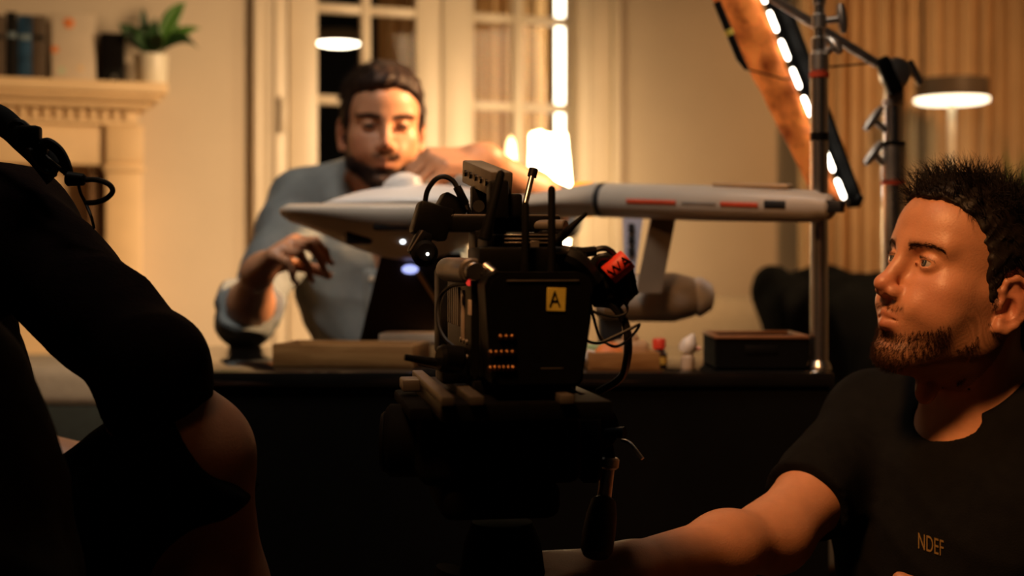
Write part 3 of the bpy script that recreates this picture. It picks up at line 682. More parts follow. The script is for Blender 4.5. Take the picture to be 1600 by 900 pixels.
def polygonise(sh, res, lo=None, hi=None):
    B = 14; bs = res*B
    if lo is None:
        pos = [q for q in sh.p if q[4] == 1]
        lo = np.min([q[1]-q[2] for q in pos], 0)-.03; hi = np.max([q[1]+q[2] for q in pos], 0)+.03
    lo = np.asarray(lo, float); hi = np.asarray(hi, float)
    nb = np.ceil((hi-lo)/bs).astype(int); hd = bs*.866
    I = np.stack(np.meshgrid(*[np.arange(n) for n in nb], indexing='ij'), -1).reshape(-1, 3)
    ctr = lo+(I+.5)*bs
    act = I[np.abs(sh.ev(ctr)) < hd*2.1+.014]
    G = nb*B+3; g = np.stack(np.meshgrid(*[np.arange(B+1)]*3, indexing='ij'), -1).reshape(-1, 3)
    allv, allid, quads = [], [], []
    PC = np.array([q[1] for q in sh.p]); PR = np.array([q[2]+q[3] for q in sh.p]); inter = np.array([q[4] == 2 for q in sh.p])
    def gid(c): return (c[:, 0]*G[1]+c[:, 1])*G[2]+c[:, 2]
    for bi in act:
        base = bi*B; o = lo+base*res; c = o+bs/2
        idx = np.nonzero((np.linalg.norm(PC-c, axis=1)-PR < hd+.018) | inter)[0]
        if len(idx) == 0: continue
        d = sh.ev(o+g*res, idx).reshape(B+1, B+1, B+1)
        ins = d < 0
        if ins.all() or not ins.any(): continue
        acc = np.zeros((B, B, B, 3)); cnt = np.zeros((B, B, B))
        for ax in range(3):
            for u in (0, 1):
                for v in (0, 1):
                    sl = [None]*3; oth = [a for a in range(3) if a != ax]
                    sl[oth[0]] = slice(u, u+B); sl[oth[1]] = slice(v, v+B)
                    s0 = list(sl); s1 = list(sl); s0[ax] = slice(0, B); s1[ax] = slice(1, B+1)
                    d0 = d[tuple(s0)]; d1 = d[tuple(s1)]; x = (d0 < 0) != (d1 < 0)
                    if not x.any(): continue
                    t = np.where(x, d0/np.where(x, d0-d1, 1), 0)
                    acc[..., ax] += t*x; acc[..., oth[0]] += u*x; acc[..., oth[1]] += v*x; cnt += x
        m = cnt > 0; cc = np.argwhere(m)
        allv.append(o+(cc+acc[m]/cnt[m][:, None])*res); allid.append(gid(cc+base))
        for ax in range(3):
            o1, o2 = (ax+1) % 3, (ax+2) % 3
            s0 = [slice(0, B)]*3; s1 = [slice(0, B)]*3; s1[ax] = slice(1, B+1)
            x = ins[tuple(s0)] != ins[tuple(s1)]
            e = np.argwhere(x)
            if len(e) == 0: continue
            flip = ins[tuple(s0)][x]; e = e+base
            e1 = e.copy(); e1[:, o1] -= 1; e2 = e.copy(); e2[:, o2] -= 1; e12 = e1.copy(); e12[:, o2] -= 1
            ok = (e[:, o1] > 0) & (e[:, o2] > 0)
            q = np.stack([gid(e), gid(e1), gid(e12), gid(e2)], 1)
            q[~flip] = q[~flip][:, ::-1]; quads.append(q[ok])
    Vv = np.concatenate(allv); ids = np.concatenate(allid); Q = np.concatenate(quads)
    od = np.argsort(ids); ids = ids[od]; Vv = Vv[od]
    J = np.searchsorted(ids, Q); J = np.minimum(J, len(ids)-1); good = (ids[J] == Q).all(1)
    return Vv, J[good]
def np_mesh(name, Vv, Q, colors=None):
    me = bpy.data.meshes.new(name); nq = len(Q); w_ = Q.shape[1]
    me.vertices.add(len(Vv)); me.vertices.foreach_set('co', np.ascontiguousarray(Vv, np.float32).ravel())
    me.loops.add(nq*w_); me.loops.foreach_set('vertex_index', np.ascontiguousarray(Q, np.int32).ravel())
    me.polygons.add(nq); me.polygons.foreach_set('loop_start', np.arange(0, nq*w_, w_, dtype=np.int32))
    me.update(calc_edges=True); me.validate()
    if colors is not None:
        a = me.attributes.new('tone', 'FLOAT_COLOR', 'POINT')
        a.data.foreach_set('color', np.ascontiguousarray(np.concatenate([colors, np.ones((len(Vv), 1))], 1), np.float32).ravel())
    return me
def relax(Vv, Q, n=1, f=.5):
    for _ in range(n):
        A = np.zeros_like(Vv); c = np.zeros(len(Vv))
        for i in range(4):
            for j in (1, 3):
                np.add.at(A, Q[:, i], Vv[Q[:, (i+j) % 4]]); np.add.at(c, Q[:, i], 1)
        Vv = Vv*(1-f)+f*A/np.maximum(c, 1)[:, None]
    return Vv
def sdf_obj(name, sh, res, mat, parent=None, colfn=None, smooth=1):
    Vv, Q = polygonise(sh, res)
    if smooth: Vv = relax(Vv, Q, smooth, .45)
    return finish(name, np_mesh(name, Vv, Q, colfn(Vv) if colfn else None), mat, parent, None)

# ------------------------------------------------------------------ skin, hair and cloth materials
def skin_mat(name, rough=.46, bump=.25):
    m = bpy.data.materials.new(name); nt, N, L, b = nodes_of(m)
    at = N.new('ShaderNodeAttribute'); at.attribute_name = 'tone'; tc = N.new('ShaderNodeTexCoord')
    nz = N.new('ShaderNodeTexNoise'); nz.inputs['Scale'].default_value = 55; nz.inputs['Detail'].default_value = 6; L.new(tc.outputs['Object'], nz.inputs['Vector'])
    mr = N.new('ShaderNodeMapRange'); mr.inputs['To Min'].default_value = .82; mr.inputs['To Max'].default_value = 1.16; L.new(nz.outputs['Fac'], mr.inputs['Value'])
    mx = N.new('ShaderNodeMix'); mx.data_type = 'RGBA'; mx.blend_type = 'MULTIPLY'; mx.inputs['Factor'].default_value = 1
    L.new(at.outputs['Color'], mx.inputs['A']); L.new(mr.outputs['Result'], mx.inputs['B']); L.new(mx.outputs['Result'], b.inputs['Base Color'])
    b.inputs['Roughness'].default_value = rough; b.inputs['Subsurface Weight'].default_value = .12
    b.inputs['Subsurface Radius'].default_value = (1, .35, .2); b.inputs['Subsurface Scale'].default_value = .006
    n2 = N.new('ShaderNodeTexNoise'); n2.inputs['Scale'].default_value = 420; n2.inputs['Detail'].default_value = 3; L.new(tc.outputs['Object'], n2.inputs['Vector'])
    bp = N.new('ShaderNodeBump'); bp.inputs['Strength'].default_value = bump; bp.inputs['Distance'].default_value = .0012
    L.new(n2.outputs['Fac'], bp.inputs['Height']); L.new(bp.outputs['Normal'], b.inputs['Normal'])
    return m
m_skin = skin_mat('skin')
def hair_mat(name, col):
    m = pm(name, col, .55, var=.35, scale=60, spec=.25); return m
m_hair_op = hair_mat('dark_brown_hair', (.009, .0055, .0035)); m_hair_ac = hair_mat('brown_black_hair', (.022, .012, .009)); m_stub = pm('stubble_brown', (.026, .012, .006), .9, var=.3, scale=60, spec=.03)
m_eyew = pm('eye_white', (.40, .34, .29), .15, var=.05); m_iris = pm('iris_grey_blue', (.045, .055, .06), .1, var=.4, scale=300); m_pupil = pm('pupil_black', (.003, .003, .003), .05); m_lash = pm('lash_black', (.01, .006, .004), .6)

def head_frame(yaw, pitch, roll):
    y, p, r = map(math.radians, (yaw, pitch, roll))
    f = V3(-math.sin(y), -math.cos(y), 0); u = V3(0, 0, 1); l = np.cross(u, f)
    f2 = f*math.cos(p)+u*math.sin(p); u2 = u*math.cos(p)-f*math.sin(p)
    return np.stack([f2, l*math.cos(r)+u2*math.sin(r), u2*math.cos(r)-l*math.sin(r)], 1)
class Head:
    """all head landmarks are written as (forward, left, up) metres from the point between the ears"""
    def __init__(s, o, R, sc_=1.0): s.o = np.asarray(o, float); s.R = R; s.s = sc_
    def w(s, f, l, u): return s.o+s.R@(V3(f, l, u)*s.s)
    def loc(s, X): return ((X-s.o)@s.R)/s.s
    def dirw(s, f, l, u): return s.R@V3(f, l, u)
    def add(s, B, jaw=1.0, nose=1.0, lid=.0036):
        W, S_ = s.w, s.s
        E = lambda c, r, k, op=1, tilt=None: B.ell(W(*c), np.array(r)*S_, s.R if tilt is None else s.R@tilt, k, op)
        K = lambda a, b, ra, rb, k, op=1: B.cap(W(*a), W(*b), ra*S_, rb*S_, k, op)
        E((-.004, 0, .046), (.094, .076, .084), .02)
        E((.044, 0, .066), (.049, .056, .046), .03)
        E((.040, 0, -.010), (.050, .057, .062), .03)
        for q in (-1, 1):
            K((.086, q*.010, .0425), (.071, q*.046, .044), .0085, .0075, .016)         # brow ridge
            E((.056, q*.044, -.004), (.022, .020, .017), .020)                           # cheekbone
            K((.078, q*.026, -.030), (.050, q*.040, -.042), .016, .018, .025)             # cheek flesh
            E((.031, q*.0475, -.024), (.038, .0175, .034), .022)
            K((.004, q*.055, .0), (.008, q*.051*jaw, -.056), .014, .014, .025)            # jaw ramus
            K((.008, q*.051*jaw, -.056), (.072, q*.017, -.086), .0145, .014, .028)        # jaw body
        E((.0775, 0, -.086), (.0165, .022, .0165), .016)                                  # chin
        K((.045, 0, -.075), (.0, 0, -.062), .030, .04, .03)                              # floor of the mouth
        E((.0745, 0, -.046), (.0245, .030, .029), .014)                                  # muzzle
        for q in (-1, 1): E((.091, q*.0345, .0225), (.0135, .0195, .0125), .013, -1)     # eye sockets
        for q in (-1, 1): B.cap(W(.098, q*.012, .022), W(.094, q*.017, .010), .006*S_, .005*S_, .010, -1)
        K((.0895, 0, .034), (.1085, 0, -.008), .0075, .0092, .011)                        # nose bridge
        E((.1108, 0, -.0110), (.0115*nose, .0100, .0094), .008)                           # nose tip
        for q in (-1, 1):
            E((.1000, q*.0122, -.0180), (.0115, .0068, .0080), .006)                      # nostril wings
        K((.0985, 0, -.0235), (.108, 0, -.021), .005, .005, .006)
        for q in (-1, 1): E((.1045, q*.0072, -.0262), (.0062, .0036, .0042), .003, -1)
        K((.0980, 0, -.0275), (.1000, 0, -.0375), .0022, .0022, .005, -1)                # philtrum
        # lips
        for q in (-1, 1):
            K((.0995, q*.004, -.0425), (.0830, q*.0240, -.0487), .0040, .0020, .006)
            K((.0958, 0, -.0555), (.0820, q*.0225, -.0500), .0056, .0024, .007)
        for q in (-1, 1): K((.1070, 0, -.0488), (.0875, q*.0245, -.0494), .0016, .0010, .0022, -1)
        E((.0955, 0, -.0700), (.0085, .018, .0055), .010, -1)                             # fold above the chin
        # lids
        for q in (-1, 1):
            E((.0745, q*.0320, .0232), (.0146, .0152, .0140), .0045)
            E((.0905, q*.0322, .0218), (.0100, .0138, lid), .0020, -1)
            K((.083, q*.0165, .0195), (.0885, q*.019, .021), .0018, .0016, .003)
        # ears
        for q in (-1, 1):
            T = lambda f, u, o=0: W(-.004+f, q*(.0725+.012*(-f+.012)*25*.06+o), u-.006)
            hx_ = [(.010, .004), (.013, .016), (.010, .027), (.000, .0335), (-.012, .031), (-.019, .021), (-.0195, .006), (-.016, -.008), (-.009, -.019), (.000, -.027), (.007, -.0255), (.0085, -.017)]
            B.path([T(f, u, .006+.30*max(0, .012-f)) for f, u in hx_], [S_*r for r in (.003, .0036, .0038, .0038, .0038, .0038, .0036, .0036, .0042, .0055, .0055, .0040)], .004)
            B.path([T(f, u, .005+.22*max(0, .012-f)) for f, u in ((-.002, .022), (-.011, .013), (-.0115, .0), (-.006, -.010), (.001, -.014))], [S_*.0034]*5, .006)
            E((-.011, q*.0785, -.002), (.0150, .0042, .026), .006, 1, None)
            K((-.010, q*.066, .0), (-.012, q*.076, -.002), .016, .012, .010)
            E((-.002, q*.0850, -.008), (.0075, .0075, .0115), .004, -1)
            K((.0075, q*.0765, -.010), (.0085, q*.0775, -.005), .0042, .0036, .004)
        return B
    def eyes(s, parent, look, q_list=(-1, 1)):
        for q in q_list:
            c = s.w(.0748, q*.0320, .0228); d = np.asarray(look, float)-c; d /= np.linalg.norm(d); r = .0126*s.s
            M = along(c, c+d)
            e = MB().lathe([(max(1e-5, r*math.sin(PI*i/14)), -r*math.cos(PI*i/14)) for i in range(15)], 24, M).build('eyeball', m_eyew, parent, None)
            MB().lathe([(.0060*s.s, r*.885), (.0050*s.s, r*.93), (.0022*s.s, r*.985), (.0001, r*.990)], 24, M).build('iris', m_iris, e, None)
            MB().lathe([(.0024*s.s, r*.975), (.0018*s.s, r*1.0), (.0001, r*1.012)], 18, M).build('pupil', m_pupil, e, None)
def strands(name, roots, dirs, lens, segs, rad, mat, parent, bend, jit=.25, seed=1, shape=None):
    """hair as thin tapered three-sided strands; bend(P, D, t) returns the new direction"""
    g = np.random.default_rng(seed); n = len(roots); Pp = roots.copy(); D = dirs/np.linalg.norm(dirs, axis=1, keepdims=True)
    pts = [Pp.copy()]; J = g.normal(0, jit, (n, 3)); drs = [D.copy()]
    for k in range(segs):
        D = bend(Pp, D, k/segs)+J*.25; D = D/np.linalg.norm(D, axis=1, keepdims=True)
        Pp = Pp+D*(lens/segs)[:, None]
        if shape is not None:
            sd = shape.ev(Pp); e = 1e-3; gx = np.stack([shape.ev(Pp+V3(e, 0, 0))-sd, shape.ev(Pp+V3(0, e, 0))-sd, shape.ev(Pp+V3(0, 0, e))-sd], 1)/e
            push = np.maximum(0, .001-sd); Pp = Pp+gx*push[:, None]
        pts.append(Pp.copy()); drs.append(D.copy())
    A = np.stack(pts, 1); DD = np.stack(drs, 1)
    s1 = np.cross(DD, g.normal(0, 1, (n, 1, 3))); s1 /= np.maximum(np.linalg.norm(s1, axis=2, keepdims=True), 1e-9); s2 = np.cross(DD, s1)
    tp = rad*(1-np.linspace(0, 1, segs+1)**1.5*.85)[None, :, None]
    ring = [A+s1*tp, A+(-.5*s1+.866*s2)*tp, A+(-.5*s1-.866*s2)*tp]
    Vv = np.stack(ring, 2).reshape(-1, 3)
    b = (np.arange(n)*(segs+1)*3)[:, None, None, None]; kk = (np.arange(segs)*3)[None, :, None, None]
    tri = np.array([[0, 1, 4, 3], [1, 2, 5, 4], [2, 0, 3, 5]])[None, None]
    Q = (b+kk+tri).reshape(-1, 4)
    return finish(name, np_mesh(name, Vv, Q), mat, parent, None)
def hand(B, wrist, xdir, zdir, right=True, curl=((.3, .4, .3),)*4, thumb=(.6, .5, .3, .3), s_=1.0, spread=.06, arm_r=.027):
    x = np.asarray(xdir, float); x /= np.linalg.norm(x); z = np.asarray(zdir, float); z = z-x*(z@x); z /= np.linalg.norm(z); y = np.cross(z, x)*(1 if right else -1)
    o = np.asarray(wrist, float); W = lambda a, b, c: o+(x*a+y*b+z*c)*s_
    kn = [(.090, .030), (.094, .010), (.088, -.010), (.079, -.028)]; ln = [(.042, .026, .021), (.046, .029, .022), (.043, .027, .021), (.034, .021, .019)]
    B.cap(W(-.01, 0, 0), W(.02, .002, 0), arm_r*.92*s_, .024*s_, .02)
    for (a, b) in kn: B.cap(W(.018, b*.55, 0), W(a, b, .001), .0155*s_, .0118*s_, .012)
    B.ell(W(.055, -.002, -.004), np.array((.045, .036, .013))*s_, np.stack([x, y, z], 1), .012)
    B.ell(W(.035, .024, -.010), np.array((.030, .016, .015))*s_, np.stack([x, y, z], 1), .012)
    tips = []
    for i, (a, b) in enumerate(kn):
        p = W(a, b, 0); an = 0; sp = (1.5-i)*spread; r = (.0094, .0098, .0092, .0082)[i]
        for j in range(3):
            an += curl[i][j]; d = (x*math.cos(sp)+y*math.sin(sp))*math.cos(an)-z*math.sin(an)
            q = p+d*ln[i][j]*s_; r1 = r*(.90 if j < 2 else .80)
            B.cap(p, q, r*s_, r1*s_, .004 if j else .006); r = r1; p = q
        tips.append((p, d, np.cross(d, y)))
    p = W(.022, .028, -.010); an, dn = thumb[0], thumb[1]
    r = .0125
    for j, l_ in enumerate((.042, .033, .027)):
        d = x*math.cos(an)*math.cos(dn)+y*math.sin(an)*math.cos(dn)-z*math.sin(dn)
        q = p+d*l_*s_; r1 = r*.87; B.cap(p, q, r*s_, r1*s_, .012 if j == 0 else .005); p = q; r = r1
        an -= thumb[2]; dn += thumb[3]*.3
    tips.append((p, d, z))
    return tips
def nails(tips, parent, mat, s_=1.0):
    for p, d, n in tips:
        n = n/np.linalg.norm(n); c = p+n*.0058*s_+d*.003*s_
        y = np.cross(n, d); M = Matrix(((d[0], y[0], n[0], c[0]), (d[1], y[1], n[1], c[1]), (d[2], y[2], n[2], c[2]), (0, 0, 0, 1)))
        MB().ball((0, 0, 0), 1, 12, (.0068*s_, .0054*s_, .0022*s_), M).build('nail', mat, parent)
m_nail = pm('fingernail', (.62, .36, .27), .25, var=.05)
def folds(seed, amp, freq, n=6, aniso=None):
    g = np.random.default_rng(seed); K = g.normal(0, 1, (n, 3)); K /= np.linalg.norm(K, axis=1, keepdims=True)
    if aniso is not None: K = K*np.asarray(aniso); 
    fq = freq*g.uniform(.6, 1.6, n); ph = g.uniform(0, 6.3, n); am = g.uniform(.4, 1, n)*amp/n*2
    def f(X):
        d = np.zeros(len(X)); wv = X+.02*np.sin(X[:, [1, 2, 0]]*freq*.4)
        for i in range(n):
            q = np.sin((wv@K[i])*fq[i]+ph[i]); d += am[i]*(1-np.abs(q)*1.6)
        return d
    return f
def mix(c0, c1, t): return c0+(c1-c0)*np.clip(t, 0, 1)[:, None]
def blob(Lc, c, r): return np.exp(-(((Lc-np.asarray(c))/np.asarray(r))**2).sum(1))
def skin_colors(hd, base, beard, bamt, red=(.42, .12, .07)):
    base = np.asarray(base); red = np.asarray(red); beard = np.asarray(beard)
    def f(X):
        Lc = hd.loc(X); la = Lc.copy(); la[:, 1] = np.abs(la[:, 1]); inh = (np.abs(Lc).max(1) < .16) & (Lc[:, 2] > -.115)
        c = np.tile(base, (len(X), 1))
        g = np.clip(blob(la, (.115, 0, -.015), (.02, .02, .02))*.5+blob(la, (.07, .045, -.012), (.03, .025, .025))*.35+blob(la, (-.01, .082, .0), (.03, .012, .04))*.55, 0, 1)*inh
        c = mix(c, red, g)
        lp = np.clip(blob(la, (.099, .0, -.0435), (.016, .020, .0040))+blob(la, (.098, .0, -.0555), (.016, .019, .0062)), 0, 1)*inh
        # beard area: jaw, chin, upper lip
        f_, l_, u_ = la.T
        line = np.interp(f_, [0, .02, .04, .055, .07, .085], [.015, .008, -.014, -.031, -.043, -.053])
        b1 = 1/(1+np.exp((u_-line+.006)/.0055))
        b2 = .6*np.exp(-((u_+.0350)/.0055)**2)*(f_ > .07)*(l_ < .028)
        b1 = b1*(1-.85*np.exp(-(((u_+.0500)/.011)**2+(l_/.025)**2))*(f_ > .075))
        low = 1/(1+np.exp(-(u_+.112)/.006))
        b = np.clip(b1+b2, 0, 1)*inh*low*(f_ > -.012)*(1-(l_ > .0715)*(f_ < .011)*(u_ > -.037))
        g2 = np.random.default_rng(3); n_ = np.sin(X@g2.normal(0, 900, 3)+7*np.sin(X@g2.normal(0, 300, 3)))*.5+.5
        c = mix(c, beard, b*bamt*(.75+.35*n_))
        c = mix(c, red*.8, lp*.75*(1-b2))
        br = np.exp(-(((u_-.0415-.06*(l_-.03)*(l_ > .03)*-1)/.0042)**2))*(l_ > .012)*(l_ < .052)*(f_ > .06)
        c = mix(c, beard*.6, br*.55*inh)
        return c
    f.beard = beard
    return f

# ================================================================== the kneeling operator on the right
OH = Head((.5270, 1.66, .8820), head_frame(70, 12, -5), .985)
Zc = V3(0, 0, 1)
tf = V3(-.83, -.55, 0); tl = V3(.55, -.83, 0)                       # chest forward, his left
Cn = V3(.553, 1.712, .735)                                          # pit of the neck
RS, LS = V3(.470, 1.835, .705), V3(.650, 1.565, .700)
RE, RW = V3(.300, 1.625, .606), V3(.112, 1.445, .607)
LE, LW = V3(.640, 1.40, .45), V3(.470, 1.385, .515)
hipc = V3(.66, 1.80, .30); kR, kL = hipc+tf*.36-tl*.20+Zc*.06, hipc+tf*.34+tl*.06+Zc*.06
def op_torso(B, g=0.0):
    Rt = np.stack([tf, tl, Zc], 1)
    B.ell(Cn+V3(0, 0, -.16)-tf*.01, V3(.115, .175, .19)+g, Rt, .05)
    B.ell(Cn+V3(0, 0, -.13)+tf*.045+tl*.07, V3(.055, .085, .075)+g, Rt, .04); B.ell(Cn+V3(0, 0, -.13)+tf*.045-tl*.07, V3(.055, .085, .075)+g, Rt, .04)
    B.cap(Cn-tf*.035+Zc*.012, RS+Zc*.015, .047+g, .050+g, .05); B.cap(Cn-tf*.035+Zc*.012, LS+Zc*.015, .047+g, .050+g, .05)
    B.cap(Cn-Zc*.25-tf*.01, hipc+Zc*.05, .135+g, .135+g, .08)
    return B
def op_arms(B, g=0, full=True):
    for (s_, e, w_) in ((RS, RE, RW), (LS, LE, LW)):
        m_ = s_+(e-s_)*.55
        B.cap(s_, m_, .054+g, .045+g, .03); 
        if full:
            B.cap(m_, e, .045+g, .0375+g, .03); fm = e+(w_-e)*.35; B.cap(e, fm, .0365, .0345, .03); B.cap(fm, w_, .0345, .0245, .03)
    return B
body = Shape(); OH.add(body, 1.0, 1.0)
body.cap(OH.w(-.022, 0, -.035), Cn-tf*.030-Zc*.005, .056, .061, .03)
for q in (-1, 1): body.cap(OH.w(-.012, q*.052, -.040), Cn+tf*.022+tl*q*.022-Zc*.008, .013, .012, .03)
body.ell(OH.w(.022, 0, -.118)-Zc*.006, V3(.012, .011, .014), OH.R, .025)
op_torso(body, -.006); op_arms(body)
rt = hand(body, RW, V3(-.97, -.18, -.04), V3(.10, -.25, .96), True, ((.9, .9, .5), (1.0, .9, .5), (1.0, .9, .5), (1.0, .9, .5)), (.42, .02, .12, .15))
lt = hand(body, LW, V3(-.80, .10, .45), V3(-.25, -.6, .7), False, ((.35, .5, .3), (.4, .5, .3), (.5, .5, .3), (.6, .5, .3)), (.7, .2, .3, .3))
body.cap(hipc+tl*.08, kL, .085, .06, .05); body.cap(hipc-tl*.08, kR, .085, .06, .05)
fR, fL = V3(kR[0]+.03, kR[1]+.02, .07), V3(kL[0]+.02, kL[1]+.02, .07)
body.cap(kR, fR, .055, .042, .03); body.cap(kL, fL, .055, .042, .03)
colf = skin_colors(OH, (.50, .235, .125), (.115, .050, .022), .72)
def op_col(X): return colf(X)
op = thing('person', 'man in a black t-shirt seen in profile, arm stretched to the pan handle', 'person', (.60, 1.70, 0))
def PT(o, t):                                                        # child written in world coordinates
    o.parent = t; o.matrix_parent_inverse = Matrix.LocRotScale(t.location, t.rotation_euler, None).inverted(); return o
def multi_body(name, sh, regions, coarse, mat, parent, colfn):
    """regions: (centre, radius, res); a finer surface inside each ball, the coarse one outside, overlapping by a hair under cloth or bands"""
    VV, QQ, n = [], [], 0
    parts = [(None, None, coarse)]+regions
    for c, r, res in parts:
        if c is None: lo = hi = None
        else: lo = np.asarray(c)-r; hi = np.asarray(c)+r
        Vv, Q = polygonise(sh, res, lo, hi); Vv = relax(Vv, Q, 1, .4)
        fc = Vv[Q].mean(1)
        if c is None:
            keep = np.ones(len(Q), bool)
            for c2, r2, _ in regions: keep &= (np.abs(fc-np.asarray(c2)).max(1) > r2-.004)
        else: keep = np.abs(fc-np.asarray(c)).max(1) < r-.002
        Q = Q[keep]; us = np.unique(Q); mp_ = -np.ones(len(Vv), int); mp_[us] = np.arange(len(us))
        VV.append(Vv[us]); QQ.append(mp_[Q]+n); n += len(us)
    Vv = np.concatenate(VV); Q = np.concatenate(QQ)
    return PT(finish(name, np_mesh(name, Vv, Q, colfn(Vv)), mat, None, None), parent)
ob = multi_body('body', body, [(OH.o+V3(0, 0, -.02), .190, .0018)], .0034, m_skin, op, op_col)
gazeO = OH.o+OH.dirw(1, -.10, .03)*3
OH.eyes(op, gazeO)
for e in [o for o in op.children if o.name.startswith('eyeball')]: PT(e, op)

# t-shirt
shirt = Shape(); op_torso(shirt, .007); op_arms(shirt, .010, False)
for (s_, e) in ((RS, RE), (LS, LE)):
    m_ = s_+(e-s_)*.55; h_ = s_+(e-s_)*.72; shirt.cap(m_, s_+(e-s_)*.9, .054, .056, .02)
    n_ = (e-s_)/np.linalg.norm(e-s_)
    shirt.fun((lambda X, h_=h_, n_=n_: np.where(np.linalg.norm(X-h_, axis=1) < .12, h_@n_-X@n_, 1.0)), h_, .12, .003, -1)
shirt.cap(Cn-tf*.028+Zc*.10, Cn-tf*.012-Zc*.004, .064, .066, .004, -1); shirt.ell(Cn+tf*.036-Zc*.006+tl*.008, V3(.052, .052, .028), np.stack([tf, tl, Zc], 1), .006, -1)
shirt.fun(lambda X: (.40-X[:, 2]), hipc+Zc*.1, .3, .01, 2)
fo1 = folds(21, .0045, 38, 6)
shirt.disp = lambda X: fo1(X)*np.clip((.80-X[:, 2])/.1, .15, 1)
m_tee = pm('black_cotton', (.0055, .0055, .0055), .85, var=.15, scale=70, bump=.25, bscale=500, sheen=.0, spec=.06)
PT(sdf_obj('t_shirt', shirt, .0036, m_tee), op)
tr = Shape(); tr.cap(hipc+tl*.08, kL, .098, .072, .05); tr.cap(hipc-tl*.08, kR, .098, .072, .05); tr.cap(kR, fR+Zc*.03, .066, .058, .03); tr.cap(kL, fL+Zc*.03, .066, .058, .03)
tr.cap(hipc+Zc*.12, hipc, .148, .150, .05); tr.disp = folds(5, .006, 30)
PT(sdf_obj('trousers', tr, .008, pm('dark_trousers', (.012, .012, .014), .85, bump=.2)), op)
for k_, f_ in ((kR, fR), (kL, fL)):
    sh_ = Shape(); a = f_-Zc*.02; sh_.ell(a+tf*.06, (.145, .048, .048), np.stack([tf, tl, Zc], 1), .02); sh_.cap(a, a+Zc*.06, .05, .05, .03)
    sh_.fun(lambda X: .002-X[:, 2], a, .3, .004, 2); PT(sdf_obj('shoe', sh_, .008, m_blk), op)
# lettering on the chest
lc = P(1454, 852, 1.60)
def on_cloth(o, sh, d, lift=.0012):
    me = o.data; n = len(me.vertices); co = np.zeros(n*3, np.float32); me.vertices.foreach_get('co', co); X = co.reshape(-1, 3).astype(float); off = X.copy()
    X = X-d*.10
    for _ in range(60): X = X+d*np.clip(sh.ev(X)-lift, -.02, .02)[:, None]*.8
    me.vertices.foreach_set('co', X.astype(np.float32).ravel()); me.update(); return o
dv = np.array(lc)-V3(0, 0, EYE); dv /= np.linalg.norm(dv)
tm = text_mesh('NDEF', .021, pm('mustard_print', (.20, .115, .02), .7, var=.2), 'chest_lettering', None, Matrix.Translation(lc) @ Matrix(((1*.96, 0, .25, 0), (-.25, 0, .96, 0), (-.28, 1, 0, 0), (0, 0, 0, 1))) @ Matrix.Diagonal((.55, 1.25, 1, 1)), 0)
on_cloth(tm, shirt, dv); PT(tm, op)
# wristband
wd = (RW-RE)/np.linalg.norm(RW-RE); wc = RW+wd*.004
MBb = MB().lathe([(.0262, -.008), (.0272, -.008), (.0276, 0), (.0268, .008), (.0258, .008)], 32, along(wc, wc+wd)); PT(MBb.build('wristband', pm('purple_wristband', (.07, .03, .16), .5)), op)

# hair of the operator: cropped sides, swept-up top
def poly_prism(hd, poly, c, R):
    Pl = np.array(poly, float)
    def f(X):
        q = hd.loc(X)[:, [0, 2]]; d = np.full(len(q), 1e9); ins = np.zeros(len(q), bool); n = len(Pl)
        for i in range(n):
            a = Pl[i]; b = Pl[(i+1) % n]; e = b-a; w_ = q-a; t = np.clip((w_@e)/(e@e), 0, 1); dd = w_-t[:, None]*e
            d = np.minimum(d, (dd*dd).sum(1))
            cnd = ((a[1] > q[:, 1]) != (b[1] > q[:, 1])) & (q[:, 0] < (b[0]-a[0])*(q[:, 1]-a[1])/np.where(b[1] == a[1], 1e-9, b[1]-a[1])+a[0])
            ins ^= cnd
        return np.where(ins, -1, 1)*np.sqrt(d)*hd.s
    return f
hairpoly = [(.16, .25), (.16, .100), (.094, .098), (.072, .096), (.052, .078), (.040, .058), (.034, .046), (.030, .028), (.022, -.004), (.011, -.008), (.008, .030), (-.004, .040), (-.020, .036), (-.030, .008), (-.034, -.030), (-.060, -.055), (-.2, -.06), (-.2, .25)]
hp = poly_prism(OH, hairpoly, OH.o, .3)
hcap = Shape(); hcap.ell(OH.w(-.006, 0, .049), V3(.0975, .0795, .0895)*.985, OH.R, .02); hcap.ell(OH.w(.030, 0, .085), V3(.062, .056, .046), OH.R, .03); hcap.ell(OH.w(.044, 0, .0665), V3(.0505, .0625, .0485)*.985, OH.R, .01)
hcap.cap(OH.w(-.06, 0, .0), OH.w(-.055, 0, -.05), .052, .045, .03)
for q in (-1, 1): hcap.cap(OH.w(.018, q*.066, .045), OH.w(.016, q*.0635, -.004), .012, .010, .015)
hcap.fun(hp, OH.o, .3, .006, 2)
hdisp = folds(4, .0035, 160, 7)
hcap.disp = hdisp
PT(sdf_obj('hair', hcap, .0028, m_hair_op), op)
g = np.random.default_rng(11)
Vh, Qh = polygonise(hcap, .0036); Lh = OH.loc(Vh)
out = (np.abs(body.ev(Vh)) > .0015) & (body.ev(Vh) > 0)
def pick(mask, n): i = np.nonzero(mask)[0]; return i[g.integers(0, len(i), n)]
top = out & (Lh[:, 2] > .088)
i1 = pick(top, 2600); Lt = Lh[i1]
nrm = Vh[i1]-OH.w(.0, 0, .05); nrm /= np.linalg.norm(nrm, axis=1, keepdims=True)
comb = OH.dirw(.75, -.25, .55)
cl_ = g.normal(0, 1, (90, 3)); cid = np.argmin(((Vh[i1][:, None]-Vh[pick(top, 90)][None])**2).sum(2), 1); clump = cl_[cid]
d1 = nrm*.65+comb*.55+clump*.28
def bend1(Pp, D, t): return D+OH.dirw(.10, -.05, -.10)*(.6*t)+.05*clump
